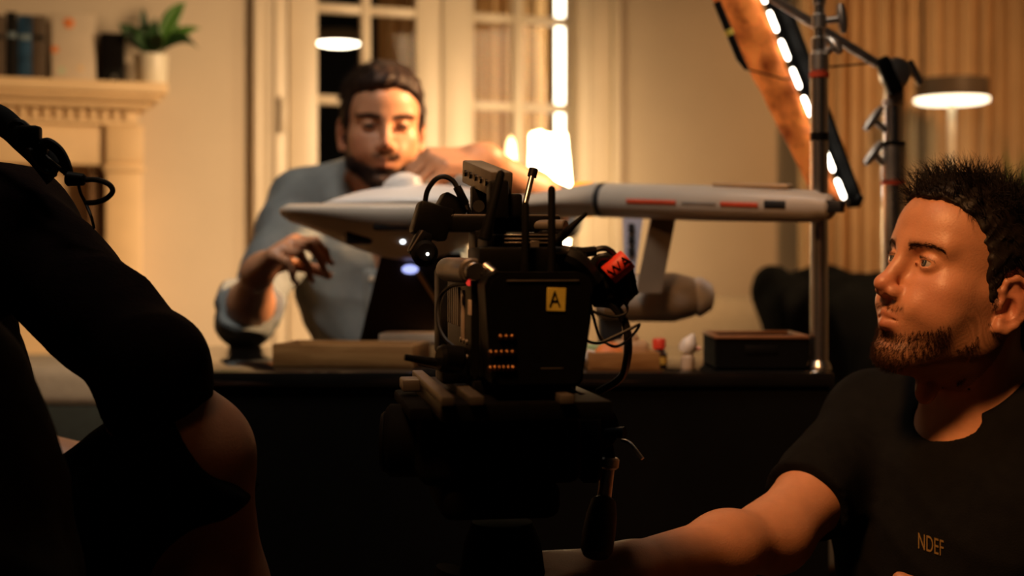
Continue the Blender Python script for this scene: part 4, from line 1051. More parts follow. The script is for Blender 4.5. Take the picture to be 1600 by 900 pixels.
PT(strands('hair_strands', Vh[i1]-nrm*.004, d1, g.uniform(.020, .036, len(i1)), 5, .00042, m_hair_op, None, bend1, .5, 2), op)
side = out & (Lh[:, 2] < .095) & (Lh[:, 2] > -.07)
i2 = pick(side, 3600); n2 = Vh[i2]-OH.w(-.01, 0, .04); n2 /= np.linalg.norm(n2, axis=1, keepdims=True)
PT(strands('side_hair_strands', Vh[i2]-n2*.003, n2*.38+OH.dirw(-.55, 0, -.75), g.uniform(.008, .017, len(i2)), 3, .00034, m_hair_op, None, lambda P_, D, t: D, .7, 3), op)
# stubble
Vb, Qb = polygonise(body, .0030, OH.o-V3(.15, .15, .15), OH.o+V3(.15, .15, .06)); cb_ = colf(Vb); Lb = OH.loc(Vb)
isb = (np.abs(cb_[:, 0]-.115) < .24) & (Lb[:, 2] < .004) & (Lb[:, 2] > -.113) & (body.ev(Vb+OH.dirw(.004, 0, 0)) > .0012) & (np.abs(Lb[:, 1]) < .09) & (Lb[:, 0] > -.004) & ~((np.abs(Lb[:, 1]) > .0715) & (Lb[:, 0] < .011) & (Lb[:, 2] > -.037))
i3 = pick(isb, 7000); n3 = Vb[i3]-OH.w(.02, 0, -.03); n3 /= np.linalg.norm(n3, axis=1, keepdims=True)
PT(strands('beard', Vb[i3]+g.normal(0, .0009, (len(i3), 3))-n3*.0006, n3*.55+OH.dirw(.25, 0, -.85), g.uniform(.003, .0075, len(i3)), 2, .00017, m_stub, None, lambda P_, D, t: D, .8, 4), op)
# eyebrows and lashes
for q in (-1, 1):
    n_ = 230; t = g.uniform(0, 1, n_); l_ = .012+.036*t; u_ = .0365+.0085*np.sin(t*2.2)-.005*t+g.normal(0, .0018, n_)*(1.1-.6*t)
    f_ = .0985-.030*t**1.7+g.normal(0, .0008, n_)
    R0 = OH.o+(np.stack([f_, q*l_, u_], 1)*OH.s)@OH.R.T
    for _ in range(8): R0 = R0-((OH.R@V3(1, .35*q, .1))/np.linalg.norm(V3(1, .35, .1)))*np.clip(body.ev(R0), -.01, .01)[:, None]
    dd = np.stack([-.15-.5*t, q*(.7+.3*t), .55-.9*t], 1)@OH.R.T
    PT(strands('eyebrow', R0, dd, g.uniform(.004, .008, n_), 3, .00020, m_stub, None, lambda P_, D, t: D, .35, 5+q), op)
    n_ = 46; t = np.linspace(-1, 1, n_); R1 = OH.o+(np.stack([.0872-.0075*t*t, q*(.0322+.0125*t), .0222+.0046*np.sqrt(np.maximum(0, 1-t*t*.95))], 1)*OH.s)@OH.R.T
    PT(strands('eyelashes', R1, np.stack([np.full(n_, .8), q*.5*t, np.full(n_, .25)], 1)@OH.R.T, np.full(n_, .0062), 3, .00022, m_lash, None, lambda P_, D, t: D+OH.dirw(0, 0, .25), .25, 9), op)
# low box he sits on
def apple_box(name, label, c, half, z0, z1, rz):
    t = thing(name, label, 'box', (c[0], c[1], z0), (0, 0, rz)); a, b = half; h = z1-z0
    m_ply = wood('plywood_box', (.20, .11, .05), (.30, .18, .08))
    MB().box((-a, -b, h-.018), (a, b, h), .002).build('top_board', m_ply, t); MB().box((-a, -b, 0), (a, b, .018), .002).build('bottom_board', m_ply, t)
    for s_ in (-1, 1):
        MB().box((-a, s_*b-.018*(s_ > 0), .018), (a, s_*b+.018*(s_ < 0), h-.018)).build('side_board', m_ply, t); MB().box((s_*a-.018*(s_ > 0), -b+.018, .018), (s_*a+.018*(s_ < 0), b-.018, h-.018)).build('end_board', m_ply, t)
    return t
apple_box('apple_box', 'low plywood box the man in the black t-shirt sits on', hipc+V3(.02, .02, 0), (.25, .15), 0, .155, .6)
# ================================================================== the man working on the model
AH = Head((-.262, 2.87, 1.172), head_frame(-10, -9, -1), .985)
aN = V3(-.272, 3.00, 1.075)
aRS, aLS = V3(-.442, 2.985, 1.035), V3(-.092, 2.965, 1.040)
aRE, aRW = V3(-.520, 2.785, .800), V3(-.462, 2.600, .900)
aLE, aLW = V3(.088, 2.735, 1.012), V3(-.052, 2.560, 1.100)
ahip = V3(-.27, 3.14, .60)
Ra = np.eye(3)
lean = V3(0, -.35, .94); lean /= np.linalg.norm(lean)
Rl = np.stack([V3(1, 0, 0), np.cross(lean, V3(1, 0, 0)), lean], 1)
def ac_torso(B, g=0.):
    B.ell(aN+V3(0, .035, -.17), V3(.178, .108, .20)+g, Rl, .05)
    B.ell(aN+V3(.075, -.035, -.15), V3(.085, .05, .075)+g, Rl, .05); B.ell(aN+V3(-.075, -.035, -.15), V3(.085, .05, .075)+g, Rl, .05)
    B.cap(aN+V3(0, .03, .015), aRS+Zc*.012, .048+g, .050+g, .05); B.cap(aN+V3(0, .03, .015), aLS+Zc*.012, .048+g, .050+g, .05)
    B.cap(aN+V3(0, .05, -.26), ahip+Zc*.06, .145+g, .15+g, .08)
    return B
def ac_upper(B, g=0.):
    for s_, e in ((aRS, aRE), (aLS, aLE)): B.cap(s_, s_+(e-s_)*.5, .055+g, .047+g, .03); B.cap(s_+(e-s_)*.5, e, .047+g, .041+g, .02)
    return B
ab = Shape(); AH.add(ab, 1.0, 1.0, .0030)
ab.cap(AH.w(-.022, 0, -.035), aN+V3(0, .025, -.01), .056, .062, .03)
ac_torso(ab, -.008); ac_upper(ab, -.004)
for e, w_ in ((aRE, aRW), (aLE, aLW)): fm = e+(w_-e)*.35; ab.cap(e, fm, .039, .040, .02); ab.cap(fm, w_, .040, .027, .03)
t1 = hand(ab, aRW, V3(.62, -.60, .48), V3(-.45, -.10, .88), True, ((.60, .8, .5), (.7, .85, .5), (.8, .9, .5), (.9, .9, .5)), (.55, .75, .3, .3), 1.0)
t2 = hand(ab, aLW, V3(-.90, -.38, -.05), V3(.05, -.45, .89), False, ((.75, .55, .3), (.8, .55, .3), (.8, .6, .3), (.85, .6, .35)), (.45, .9, .2, .3), 1.02, .10)
kn1, kn2 = V3(-.37, 2.72, .56), V3(-.17, 2.72, .56); ft1, ft2 = V3(-.38, 2.75, .07), V3(-.16, 2.75, .07)
for k_, f_, sx in ((kn1, ft1, -1), (kn2, ft2, 1)): ab.cap(ahip+V3(sx*.09, 0, -.01), k_, .085, .06, .05); ab.cap(k_, f_, .055, .042, .03)
acol = skin_colors(AH, (.54, .27, .15), (.05, .024, .014), .92)
ac = thing('person', 'bearded man in a blue denim shirt leaning over the model craft', 'person', (ahip[0], ahip[1], 0))
multi_body('body', ab, [(AH.o, .165, .0026)], .0036, m_skin, ac, acol)
AH.eyes(ac, V3(-.18, 2.50, 1.02))
for e in [o for o in ac.children if o.name.startswith('eyeball')]: PT(e, ac)
nails(t1, ac, m_nail); nails(t2, ac, m_nail)
for e in [o for o in ac.children if o.name.startswith('nail')]: PT(e, ac)
# denim shirt with rolled sleeves and open collar
ds = Shape(); ac_torso(ds, .008)
ac_upper(ds, .012)
for s_, e, w_, r_ in ((aRS, aRE, aRW, .30), (aLS, aLE, aLW, .02)):
    d_ = (w_-e); L_ = np.linalg.norm(d_); d_ = d_/L_; c_ = e+d_*L_*r_
    if r_ > .1: ds.cap(e, c_, .058, .058, .02)
    ds.fun((lambda X, c_=c_, d_=d_: np.where(np.linalg.norm(X-c_, axis=1) < .11, c_@d_-X@d_, 1.0)), c_, .11, .004, -1)
    if r_ > .1: ds.cap(c_+d_*.03, c_-d_*.035, .044, .040, .004, -1)
ds.cap(aN+V3(0, .02, .12), aN+V3(0, .012, -.005), .066, .068, .006, -1)
ds.fun(lambda X: np.maximum(np.abs(X[:, 0]-aN[0])-.052*np.clip((X[:, 2]-(aN[2]-.19))/.19, 0, 1), X[:, 1]-(aN[1]-.03)), aN+V3(0, -.07, -.09), .16, .006, -1)
ds.fun(lambda X: .55-X[:, 2], ahip, .3, .01, 2)
fa = folds(33, .011, 26, 7)
ds.disp = fa
m_denim = pm('washed_denim', (.225, .262, .275), .8, var=.22, scale=16, bump=.35, bscale=260)
PT(sdf_obj('denim_shirt', ds, .0045, m_denim), ac)
# collar, placket, buttons
def ringpath(a0, a1, n, r, z, tilt): return [aN+V3(math.sin(t)*r, .02-math.cos(t)*r, z+tilt*math.cos(t)) for t in np.linspace(a0, a1, n)]
co = Shape()
for q in (-1, 1):
    pts = ringpath(q*.55, q*PI, 9, .070, .012, -.030); co.path(pts, [.011]*9, .012); pts2 = [p+V3(0, 0, -.018)+(p-aN)*.12 for p in pts]; co.path(pts2, [.009]*9, .014)
    p0 = pts[0]; co.cap(p0, p0+V3(q*.030, -.006, -.050), .010, .005, .012); co.cap(p0+V3(q*.012, 0, .0), p0+V3(q*.034, -.004, -.046), .010, .005, .014)
PT(sdf_obj('collar', co, .0036, m_denim), ac)
def on_body_strip(name, pts, wdt, th, mat, sh, sx=V3(1, 0, 0)):
    m = MB(); L0 = []
    for p in pts:
        X = np.array([p, p+sx*wdt]); 
        for _ in range(40): X[:, 1] += np.clip(sh.ev(X)-th, -.02, .02)*.8
        L0.append(X)
    vs = [tuple(v) for X in L0 for v in X]; fs = [(2*i, 2*i+1, 2*i+3, 2*i+2) for i in range(len(pts)-1)]
    m._add(vs, fs); o = m.build(name, mat, None, None); solidify(o, th*2); return PT(o, ac)
on_body_strip('placket', [V3(aN[0]-.030, 2.75, z) for z in np.linspace(.90, .60, 22)], .034, .0022, m_denim, ds)
for z in (.88, .80, .72, .64):
    X = np.array([V3(aN[0]-.013, 2.75, z)])
    for _ in range(40): X[:, 1] += np.clip(ds.ev(X)-.004, -.02, .02)*.8
    PT(MB().lathe([(.006, 0), (.006, .002), (.004, .003)], 12, fr(X[0], (PI/2, 0, 0))).build('button', m_brass), ac)
# rolled cuff of his raised right arm
d_ = (aRW-aRE); d_ = d_/np.linalg.norm(d_); cc_ = aRE+d_*.062
def cuff(u, v):
    a = 2*PI*u; pr_ = [(.046, -.026), (.0605, -.030), (.066, -.015), (.066, .008), (.061, .016), (.047, .014), (.044, .0)]; k = v*(len(pr_)-1); i = min(int(k), len(pr_)-2); r = pr_[i][0]+(pr_[i+1][0]-pr_[i][0])*(k-i); z = pr_[i][1]+(pr_[i+1][1]-pr_[i][1])*(k-i)
    r += .0035*math.sin(5*a+3*v)+.002*math.sin(9*a); return (r*math.cos(a), r*math.sin(a), z+.004*math.sin(3*a))
PT(MB().grid(cuff, 48, 12, along(cc_, cc_+d_)).build('rolled_cuff', m_denim), ac)
d_ = (aLW-aLE); d_ = d_/np.linalg.norm(d_); cc_ = aLE-d_*.0+ (aLS-aLE)/np.linalg.norm(aLS-aLE)*.045; dd_ = (aLE-aLS)/np.linalg.norm(aLS-aLE)
PT(MB().grid(cuff, 48, 12, along(cc_, cc_+dd_) @ Matrix.Scale(.92, 4)).build('rolled_cuff', m_denim), ac)
# bracelets
for k in (0, 1):
    wc = aLW-d_*(.006+.014*k); PT(MB().lathe([(.0285, -.005), (.0315, -.0045), (.0325, 0), (.0315, .0045), (.0285, .005)], 32, along(wc, wc+d_)).build('bracelet', (pm('dark_leather_band', (.10, .05, .03), .5), m_brass)[k]), ac)
aj = Shape()
for k_, f_, sx in ((kn1, ft1, -1), (kn2, ft2, 1)): aj.cap(ahip+V3(sx*.09, 0, 0), k_, .100, .073, .05); aj.cap(k_, f_+Zc*.02, .066, .058, .03)
aj.cap(ahip+Zc*.05, ahip, .155, .155, .05); aj.disp = folds(8, .006, 30)
PT(sdf_obj('trousers', aj, .009, pm('dark_jeans', (.015, .018, .026), .85, bump=.2)), ac)
for f_ in (ft1, ft2):
    sh_ = Shape(); a = f_-Zc*.02; sh_.ell(a+V3(0, -.06, 0), (.048, .145, .048), None, .02); sh_.cap(a, a+Zc*.06, .05, .05, .03)
    sh_.fun(lambda X: .002-X[:, 2], a, .3, .004, 2); PT(sdf_obj('shoe', sh_, .009, m_blk), ac)
# hair: swept back, full on top
ahp = poly_prism(AH, [(.18, .26), (.18, .112), (.100, .104), (.080, .094), (.060, .078), (.048, .062), (.040, .046), (.034, .028), (.026, -.002), (.012, -.006), (.008, .030), (-.004, .040), (-.020, .036), (-.030, .008), (-.036, -.034), (-.060, -.055), (-.2, -.06), (-.2, .26)], AH.o, .3)
ah = Shape(); ah.ell(AH.w(-.006, 0, .050), V3(.100, .083, .094), AH.R, .02); ah.ell(AH.w(.030, .006, .092), V3(.064, .060, .050), AH.R, .03); ah.ell(AH.w(.058, -.008, .104), V3(.036, .050, .030), AH.R, .02)
for q in (-1, 1): ah.cap(AH.w(.022, q*.068, .05), AH.w(.018, q*.066, -.002), .013, .010, .015)
ah.fun(ahp, AH.o, .3, .008, 2)
gw = folds(14, .006, 90, 7); ah.disp = gw
PT(sdf_obj('hair', ah, .0032, m_hair_ac), ac)
Vh, Qh = polygonise(ah, .004); Lh = AH.loc(Vh); eb_ = ab.ev(Vh); out = eb_ > .002
i1 = pick(out & (Lh[:, 2] > .07), 2200); n1 = Vh[i1]-AH.w(0, 0, .05); n1 /= np.linalg.norm(n1, axis=1, keepdims=True)
PT(strands('hair_strands', Vh[i1]-n1*.003, n1*.30+AH.dirw(-.8, -.35, .1), g.uniform(.02, .04, len(i1)), 4, .0006, m_hair_ac, None, lambda P_, D, t: D+AH.dirw(-.1, 0, -.25), .5, 12), ac)
i2 = pick(out & (Lh[:, 2] < .08), 1500); n2 = Vh[i2]-AH.w(0, 0, .04); n2 /= np.linalg.norm(n2, axis=1, keepdims=True)
PT(strands('side_hair_strands', Vh[i2]-n2*.003, n2*.3+AH.dirw(-.6, 0, -.6), g.uniform(.01, .02, len(i2)), 3, .0005, m_hair_ac, None, lambda P_, D, t: D, .6, 13), ac)
for q in (-1, 1):
    n_ = 420; t = g.uniform(0, 1, n_); l_ = .011+.042*t; u_ = .0375+.0080*np.sin(t*2.2)-.004*t+g.normal(0, .0022, n_)*(1.1-.5*t); f_ = .0985-.030*t**1.7
    R0 = AH.o+(np.stack([f_, q*l_, u_], 1)*AH.s)@AH.R.T
    for _ in range(8): R0 = R0-(AH.R@V3(.94, .33*q, .1))*np.clip(ab.ev(R0), -.01, .01)[:, None]
    PT(strands('eyebrow', R0, np.stack([-.15-.5*t, q*(.7+.3*t), .5-.8*t], 1)@AH.R.T, g.uniform(.006, .010, n_), 2, .0004, m_hair_ac, None, lambda P_, D, t: D, .35, 15+q), ac)
Vb, Qb = polygonise(ab, .0042, AH.o-V3(.13, .13, .13), AH.o+V3(.13, .13, .02)); cb_ = acol(Vb); Lb = AH.loc(Vb)
isb = (cb_[:, 0] < .34) & (Lb[:, 2] < .0) & (Lb[:, 2] > -.11) & (np.abs(Lb[:, 1]) < .085) & (Lb[:, 0] > .0) & (ab.ev(Vb+AH.dirw(.004, 0, 0)) > .001)
i3 = pick(isb, 3600); n3 = Vb[i3]-AH.w(.02, 0, -.03); n3 /= np.linalg.norm(n3, axis=1, keepdims=True)
PT(strands('beard', Vb[i3]+g.normal(0, .001, (len(i3), 3))-n3*.0006, n3*.5+AH.dirw(.2, 0, -.85), g.uniform(.006, .012, len(i3)), 2, .00042, m_hair_ac, None, lambda P_, D, t: D, .7, 24), ac)
for q in (-1, 1):
    n_ = 60; t = np.linspace(-1, 1, n_); R1 = AH.o+(np.stack([.0875-.0075*t*t, q*(.0322+.0128*t), .0218+.0032*np.sqrt(np.maximum(0, 1-t*t*.95))], 1)*AH.s)@AH.R.T
    PT(strands('eyelashes', R1, np.stack([np.full(n_, .8), q*.4*t, np.full(n_, -.35)], 1)@AH.R.T, np.full(n_, .0080), 3, .0005, m_lash, None, lambda P_, D, t: D, .25, 29), ac)
# stool under him
stl = thing('stool', 'round wooden stool the man in denim sits on', 'stool', (ahip[0], ahip[1]+.02, 0))
MB().lathe([(.15, .425), (.165, .43), (.165, .455), (.15, .462)], 28).build('seat', MATS['honey_wood'], stl)
for k in range(4):
    a = PI/4+k*PI/2; MB().cyl((.15*math.cos(a), .15*math.sin(a), 0), (.11*math.cos(a), .11*math.sin(a), .43), .014, .016).build('leg', MATS['honey_wood'], stl)

# ================================================================== the dark crew member on the left, seated, elbow on the knee
LH_ = Head((-.645, 1.50, 1.118), head_frame(150, -4, 0), 1.0)
lN = V3(-.665, 1.56, .985)
lS, lE = V3(-.530, 1.50, .952), V3(-.3376, 1.33, .822)
lW = V3(-.330, 1.40, .60)
lS2, lE2, lW2 = V3(-.80, 1.62, .94), V3(-.80, 1.78, .72), V3(-.60, 1.86, .66)
lhip = V3(-.66, 1.44, .525)
lk, lf = V3(-.306, 1.360, .735), V3(-.272, 1.46, .32)
lk2, lf2 = V3(-.52, 1.92, .62), V3(-.50, 1.96, .32)
lb = Shape(); LH_.add(lb)
lb.cap(LH_.w(-.02, 0, -.035), lN, .058, .066, .03)
def l_torso(B, g=0.):
    B.ell((lN*.55+lhip*.45)+V3(-.055, 0, .03), V3(.155, .15, .24)+g, None, .05)
    B.cap(lN, lS, .055+g, .055+g, .05); B.cap(lN, lS2, .055+g, .055+g, .05); B.cap((lN+lhip)/2, lhip+Zc*.04, .14+g, .15+g, .06)
    return B
l_torso(lb, -.01)
for s_, e, w_ in ((lS, lE, lW), (lS2, lE2, lW2)): lb.cap(s_, e, .048, .040, .03); lb.cap(e, e+(w_-e)*.4, .040, .038, .02); lb.cap(e+(w_-e)*.4, w_, .038, .026, .03)
hand(lb, lW, V3(.15, .35, -.92), V3(.95, -.2, .1), True, ((.3, .4, .3),)*4)
hand(lb, lW2, V3(.8, .5, -.2), V3(0, 0, 1), False, ((.3, .4, .3),)*4)
for h_, k_, f_ in ((lhip+V3(.06, -.03, 0), lk, lf), (lhip+V3(.0, .10, 0), lk2, lf2)): lb.cap(h_, k_, .076, .058, .04); lb.cap(k_, k_+(f_-k_)*.35, .054, .052, .02); lb.cap(k_+(f_-k_)*.35, f_, .052, .038, .03)
lcol = skin_colors(LH_, (.46, .22, .12), (.12, .055, .03), .2)
lp = thing('person', 'crew member in dark sweater and black shorts, seated with elbow resting on the knee', 'person', (lhip[0], lhip[1], 0))
multi_body('body', lb, [], .0048, m_skin, lp, lcol)
sw = Shape(); l_torso(sw, .012); sw.cap(lS, lE, .060, .050, .03); sw.cap(lS2, lE2, .068, .060, .03)
dl = (lE-lS)/np.linalg.norm(lE-lS)
sw.cap(lE, lE+(lW-lE)*.14, .050, .050, .02); sw.cap(lE2, lE2+(lW2-lE2)*.2, .058, .056, .02)
sw.cap(lN+V3(.02, -.02, .1), lN+V3(.01, -.01, .03), .066, .07, .006, -1)
sw.fun(lambda X: .58-X[:, 2], lhip, .4, .01, 2)
fs_ = folds(44, .009, 30, 7); sw.disp = fs_
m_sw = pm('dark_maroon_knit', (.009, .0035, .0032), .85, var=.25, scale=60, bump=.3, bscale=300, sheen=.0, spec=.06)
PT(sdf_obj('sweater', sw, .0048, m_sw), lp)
# turned-up sleeve cuff at the elbow
dl = (lW-lE)/np.linalg.norm(lW-lE); cc_ = lE+dl*.018
PT(MB().grid(cuff, 48, 12, along(cc_, cc_+dl) @ Matrix.Scale(.80, 4)).build('sleeve_cuff', m_sw), lp)
sht = Shape()
for h_, k_ in ((lhip+V3(.06, -.03, 0), lk), (lhip+V3(.0, .10, 0), lk2)):
    d_ = k_-h_; n_ = d_/np.linalg.norm(d_); sht.cap(h_, k_+n_*.06, .088, .066, .04)
    c_ = k_+n_*.026; sht.fun((lambda X, c_=c_, n_=n_: np.where(np.linalg.norm(X-c_, axis=1) < .16, c_@n_-X@n_, 1.)), c_, .16, .004, -1)
sht.cap(lhip+Zc*.05, lhip, .165, .16, .05); sht.disp = folds(9, .008, 28)
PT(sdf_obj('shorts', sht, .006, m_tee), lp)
for f_ in (lf, lf2):
    sh_ = Shape(); a = f_-Zc*.02; sh_.ell(a+V3(.03, -.05, -.0), (.052, .135, .05), None, .02); sh_.cap(a, a+Zc*.06, .05, .05, .03); sh_.fun(lambda X: .252-X[:, 2], a, .3, .004, 2); PT(sdf_obj('shoe', sh_, .009, m_blk), lp)
lhc = Shape(); lhc.ell(LH_.w(-.006, 0, .052), V3(.104, .086, .095), LH_.R, .02)
lhc.fun(poly_prism(LH_, hairpoly, LH_.o, .3), LH_.o, .3, .006, 2); lhc.disp = folds(3, .004, 120)
PT(sdf_obj('hair', lhc, .005, m_hair_ac), lp)
apple_box('apple_box', 'plywood box under the feet of the crew member in shorts', (-.45, 1.68), (.23, .42), 0, .25, 0)
apple_box('apple_box', 'tall plywood box the crew member in shorts sits on', (-.80, 1.44), (.10, .22), 0, .37, 0)
# harness with cable loops on the shoulder
hs = thing('cable_harness', 'black strap with clip and looped cables on the crew member shoulder', 'harness', P(60, 240, 1.45))
m_strap = pm('black_webbing', (.008, .008, .008), .7); m_cab = pm('black_cable', (.010, .010, .010), .42)
def hp_(pts, r, name, mat, n=8, flat=None):
    o = MB().tube(bez([P(*q) for q in pts], 8), r, n, flat=flat).build(name, mat); return PT(o, hs)
hp_([(-40, 172, 1.50), (4, 190, 1.47), (30, 212, 1.45), (58, 238, 1.44), (84, 270, 1.43)], .016, 'strap', m_strap, 10, .35)
hp_([(16, 196, 1.44), (24, 191, 1.43), (36, 193, 1.43), (48, 206, 1.43), (58, 226, 1.43)], .0035, 'cable', m_cab)
hp_([(62, 226, 1.42), (76, 224, 1.41), (92, 236, 1.41), (102, 254, 1.41), (107, 272, 1.41)], .0055, 'loop_strap', m_strap, 8, .5)
hp_([(64, 238, 1.42), (84, 256, 1.41), (106, 274, 1.41)], .0022, 'cable', m_cab)
hp_([(132, 281, 1.40), (152, 281, 1.40), (170, 288, 1.40), (176, 299, 1.40), (166, 310, 1.40), (150, 316, 1.40), (133, 317, 1.40)], .0027, 'cable_loop', m_cab)
hp_([(122, 286, 1.40), (126, 302, 1.40), (134, 318, 1.40), (143, 340, 1.39), (147, 356, 1.40)], .0016, 'cable', m_cab)
hp_([(40, 214, 1.45), (52, 244, 1.43), (70, 268, 1.42), (86, 272, 1.41)], .003, 'cable', m_cab)
a_, b_ = P(103, 279, 1.40), P(134, 281, 1.40); PT(MB().cyl(a_, b_, .0075, .0060, 12, .002).build('connector', m_blk), hs)
c_ = P(45, 212, 1.42); PT(MB().box(c_-Vector((.010, .008, .012)), c_+Vector((.012, .008, .010)), .004, 3).build('clip', m_blk), hs)
c_ = P(66, 236, 1.42); PT(MB().box(c_-Vector((.008, .006, .010)), c_+Vector((.006, .006, .009)), .003, 3).build('clip', m_blk), hs)
# olive coat hanging down beside him
oc = Shape(); 
for (x0, y0, x1, y1, r0, r1) in ((-30, 600, 20, 760, .030, .040), (-10, 640, 30, 900, .026, .036), (-60, 590, -20, 900, .05, .06), (-20, 700, 15, 1000, .04, .045)):
    oc.cap(np.array(P(x0, y0, 1.17)), np.array(P(x1, y1, 1.17)), r0, r1, .03)
oc.cap(np.array(P(-20, 950, 1.17)), V3(-.50, 1.17, .03), .07, .10, .05); oc.disp = folds(71, .016, 42, 6, (1, 1, .35)); oc.fun(lambda X: .003-X[:, 2], (-.5, 1.17, 0), 1, .004, 2)
tag(sdf_obj('draped_coat', oc, .006, pm('olive_canvas', (.040, .028, .013), .85, var=.3, scale=40, bump=.3)), 'dark olive canvas coat bundled upright beside the seated crew member', 'coat')
# black jacket and cushions thrown on the sofa
jk = Shape(); pj = lambda x, y, Z: np.array(P(x, y, Z))
for (x0, y0, x1, y1, Z, r0, r1) in ((1215, 450, 1300, 446, 3.92, .05, .05), (1300, 448, 1388, 462, 3.92, .05, .06), (1232, 480, 1260, 560, 3.80, .07, .09), (1310, 490, 1330, 600, 3.72, .11, .13), (1390, 480, 1400, 600, 3.75, .10, .12), (1215, 452, 1240, 500, 3.86, .04, .06)):
    jk.cap(pj(x0, y0, Z), pj(x1, y1, Z), r0, r1, .06)
jk.disp = folds(51, .03, 16, 6)
tag(sdf_obj('jacket', jk, .012, pm('black_wool', (.003, .0028, .0025), .9, var=.3, bump=.3, spec=.03)), 'black jacket heaped over the taupe sofa', 'jacket')
# ================================================================== the cinema camera on its head
YAW = math.radians(9)
m_cam = pm('camera_black_metal', (.006, .0058, .0055), .42, var=.15, scale=60, bump=.06, bscale=400, spec=.12); m_camg = pm('camera_grey_alloy', (.20, .175, .15), .40, .55, var=.12, scale=50)
m_bat = pm('battery_shell', (.0045, .0044, .0042), .5, var=.15, scale=80, spec=.08); m_rub = pm('rubber_black', (.006, .006, .0055), .65, spec=.08); m_alu = pm('bare_aluminium', (.52, .48, .44), .30, 1, var=.1, scale=60)
m_gold = pm('gold_pins', (.20, .10, .04), .35, 1, var=.4, scale=90)
cc = thing('cinema_camera', 'black cinema camera seen from behind with yellow tape on its battery', 'camera', P(825, 595, 1.30), (0, 0, YAW))
def cb(name, x0, y0, x1, y1, Z, dep, mat, par, r=.002, seg=2, roll=0, yaw=YAW):
    a, b = P(x0, y1, Z), P(x1, y0, Z); c = (a+b)/2; w_, h_ = (b.x-a.x)/2, (b.z-a.z)/2
    M = Matrix.Translation(c) @ Matrix.Rotation(yaw, 4, 'Z') @ Matrix.Rotation(roll, 4, 'Y')
    return PT(MB().box((-w_, 0, -h_), (w_, dep, h_), r, seg, M).build(name, mat), par)
def cc_cyl(name, p0, p1, r, mat, par, r2=None, n=16, bev=.0):
    return PT(MB().cyl(P(*p0), P(*p1), r, r2, n, bev).build(name, mat), par)
def cable(name, pts, r, mat, par, n=8):
    return PT(MB().tube(bez([P(*q) for q in pts], 8), r, n).build(name, mat), par)
# body in camera coordinates: x right, y forward, z up
MB().box((-.052, .0, .0), (.048, .200, .098), .006, 3).build('body', m_cam, cc)
MB().box((-.046, -.014, .004), (.046, .001, .100), .003).build('battery_plate', m_cam, cc)
prof = [(-.038, .0), (.034, .0), (.038, .004), (.046, .060), (.0475, .088), (.044, .096), (.036, .100), (-.038, .100), (-.045, .096), (-.0485, .088), (-.046, .05), (-.042, .004)]
MX = Matrix(((1, 0, 0, 0), (0, 0, -1, 0), (0, 1, 0, 0), (0, 0, 0, 1)))
m = MB(); m.prism(prof, .013, .060, MX); m.prism([(x*.93+.0, (z-.05)*.94+.05) for x, z in prof], .055, .066, MX); m.build('battery', m_bat, cc)
MB().box((-.030, -.0675, .092), (.034, -.0655, .0932), .0004).build('battery_edge_glint', m_camg, cc)  # grey sliver drawn as the highlight along the battery's top edge
tp = MB().box((.0025, -.0672, .0665), (.0192, -.0660, .0868), .0003, 1, fr((0, 0, 0), (0, math.radians(2), 0))).build('yellow_tape', m_yel, cc)
tp2 = text_mesh('A', .019, m_pupil, 'tape_letter', cc, Matrix.Translation((.0122, -.0675, .0760)) @ Matrix.Rotation(PI/2, 4, 'X') @ Matrix.Diagonal((.80, 1.05, 1, 1)))
tp2.parent = tp
MB().box((.0, -.0665, .016), (.020, -.0658, .0168), .0002).build('battery_print', m_camg, cc)
for k, (x0, x1, y, n_) in enumerate(((764, 790, 520, 3), (750, 790, 543, 5), (750, 790, 566, 6))):
    for i in range(n_):
        x = x0+(x1-x0)*(i+.5)/n_; lx, lz = (x-825)/1709-.002, (595-y)/1709
        MB().lathe([(.0024, 0), (.0028, .0012), (.0028, .004), (.0015, .0055), (.0006, .006)], 12, fr((lx, -.064, lz), (PI/2, 0, 0))).build('connector_pin', m_gold, cc)
# left side: lit edge bar, vents, buttons
MB().cyl((-.050, .010, .100), (-.050, .215, .100), .0125, bev=.002).build('lit_edge_bar', m_camg, cc)  # grey bar stands in for the body's lit top-left chamfer
MB().cyl((-.050, -.012, .100), (-.050, .012, .100), .0085, bev=.001).build('rail_connector', m_alu, cc)
for k in range(6): MB().box((-.0545, .085+.016*k, .046), (-.0515, .093+.016*k, .084), .0008, 1, fr((0, 0, 0))).build('vent_slat', m_camg, cc)
for k in range(7): MB().lathe([(.0030, 0), (.0028, .0025)], 12, fr((-.0515, .03+.022*(k % 4), .020+.014*(k//4)), (0, -PI/2, 0))).build('button', m_camg, cc)
MB().box((-.0545, .050, .034), (-.0515, .062, .082), .001).build('side_display', pm('pale_display', (.55, .45, .36), .4), cc)
MB().box((-.0530, .004, .060), (-.0512, .020, .074), .0003, 1).build('white_tape', pm('white_tape', (.75, .62, .50), .6), cc)
MB().lathe([(.0035, 0), (.003, .003), (.001, .004)], 12, fr((-.0515, .012, .090), (0, -PI/2, 0))).build('record_lamp', pm('record_red', (.8, .05, .04), .3, emit=(1, .05, .03), estr=.6), cc)
MB().box((-.046, .0, .098), (.044, .19, .108), .002).build('top_plate', m_cam, cc)
MB().lathe([(.044, .2), (.046, .205), (.046, .25), (.040, .26), (.040, .30), (.047, .31), (.047, .35), (.040, .352)], 36, fr((0, 0, .05), (-PI/2, 0, 0)) ).build('lens', m_cam, cc)
MB().box((-.045, .352, .0), (.055, .40, .10), .004).build('matte_box', m_cam, cc)
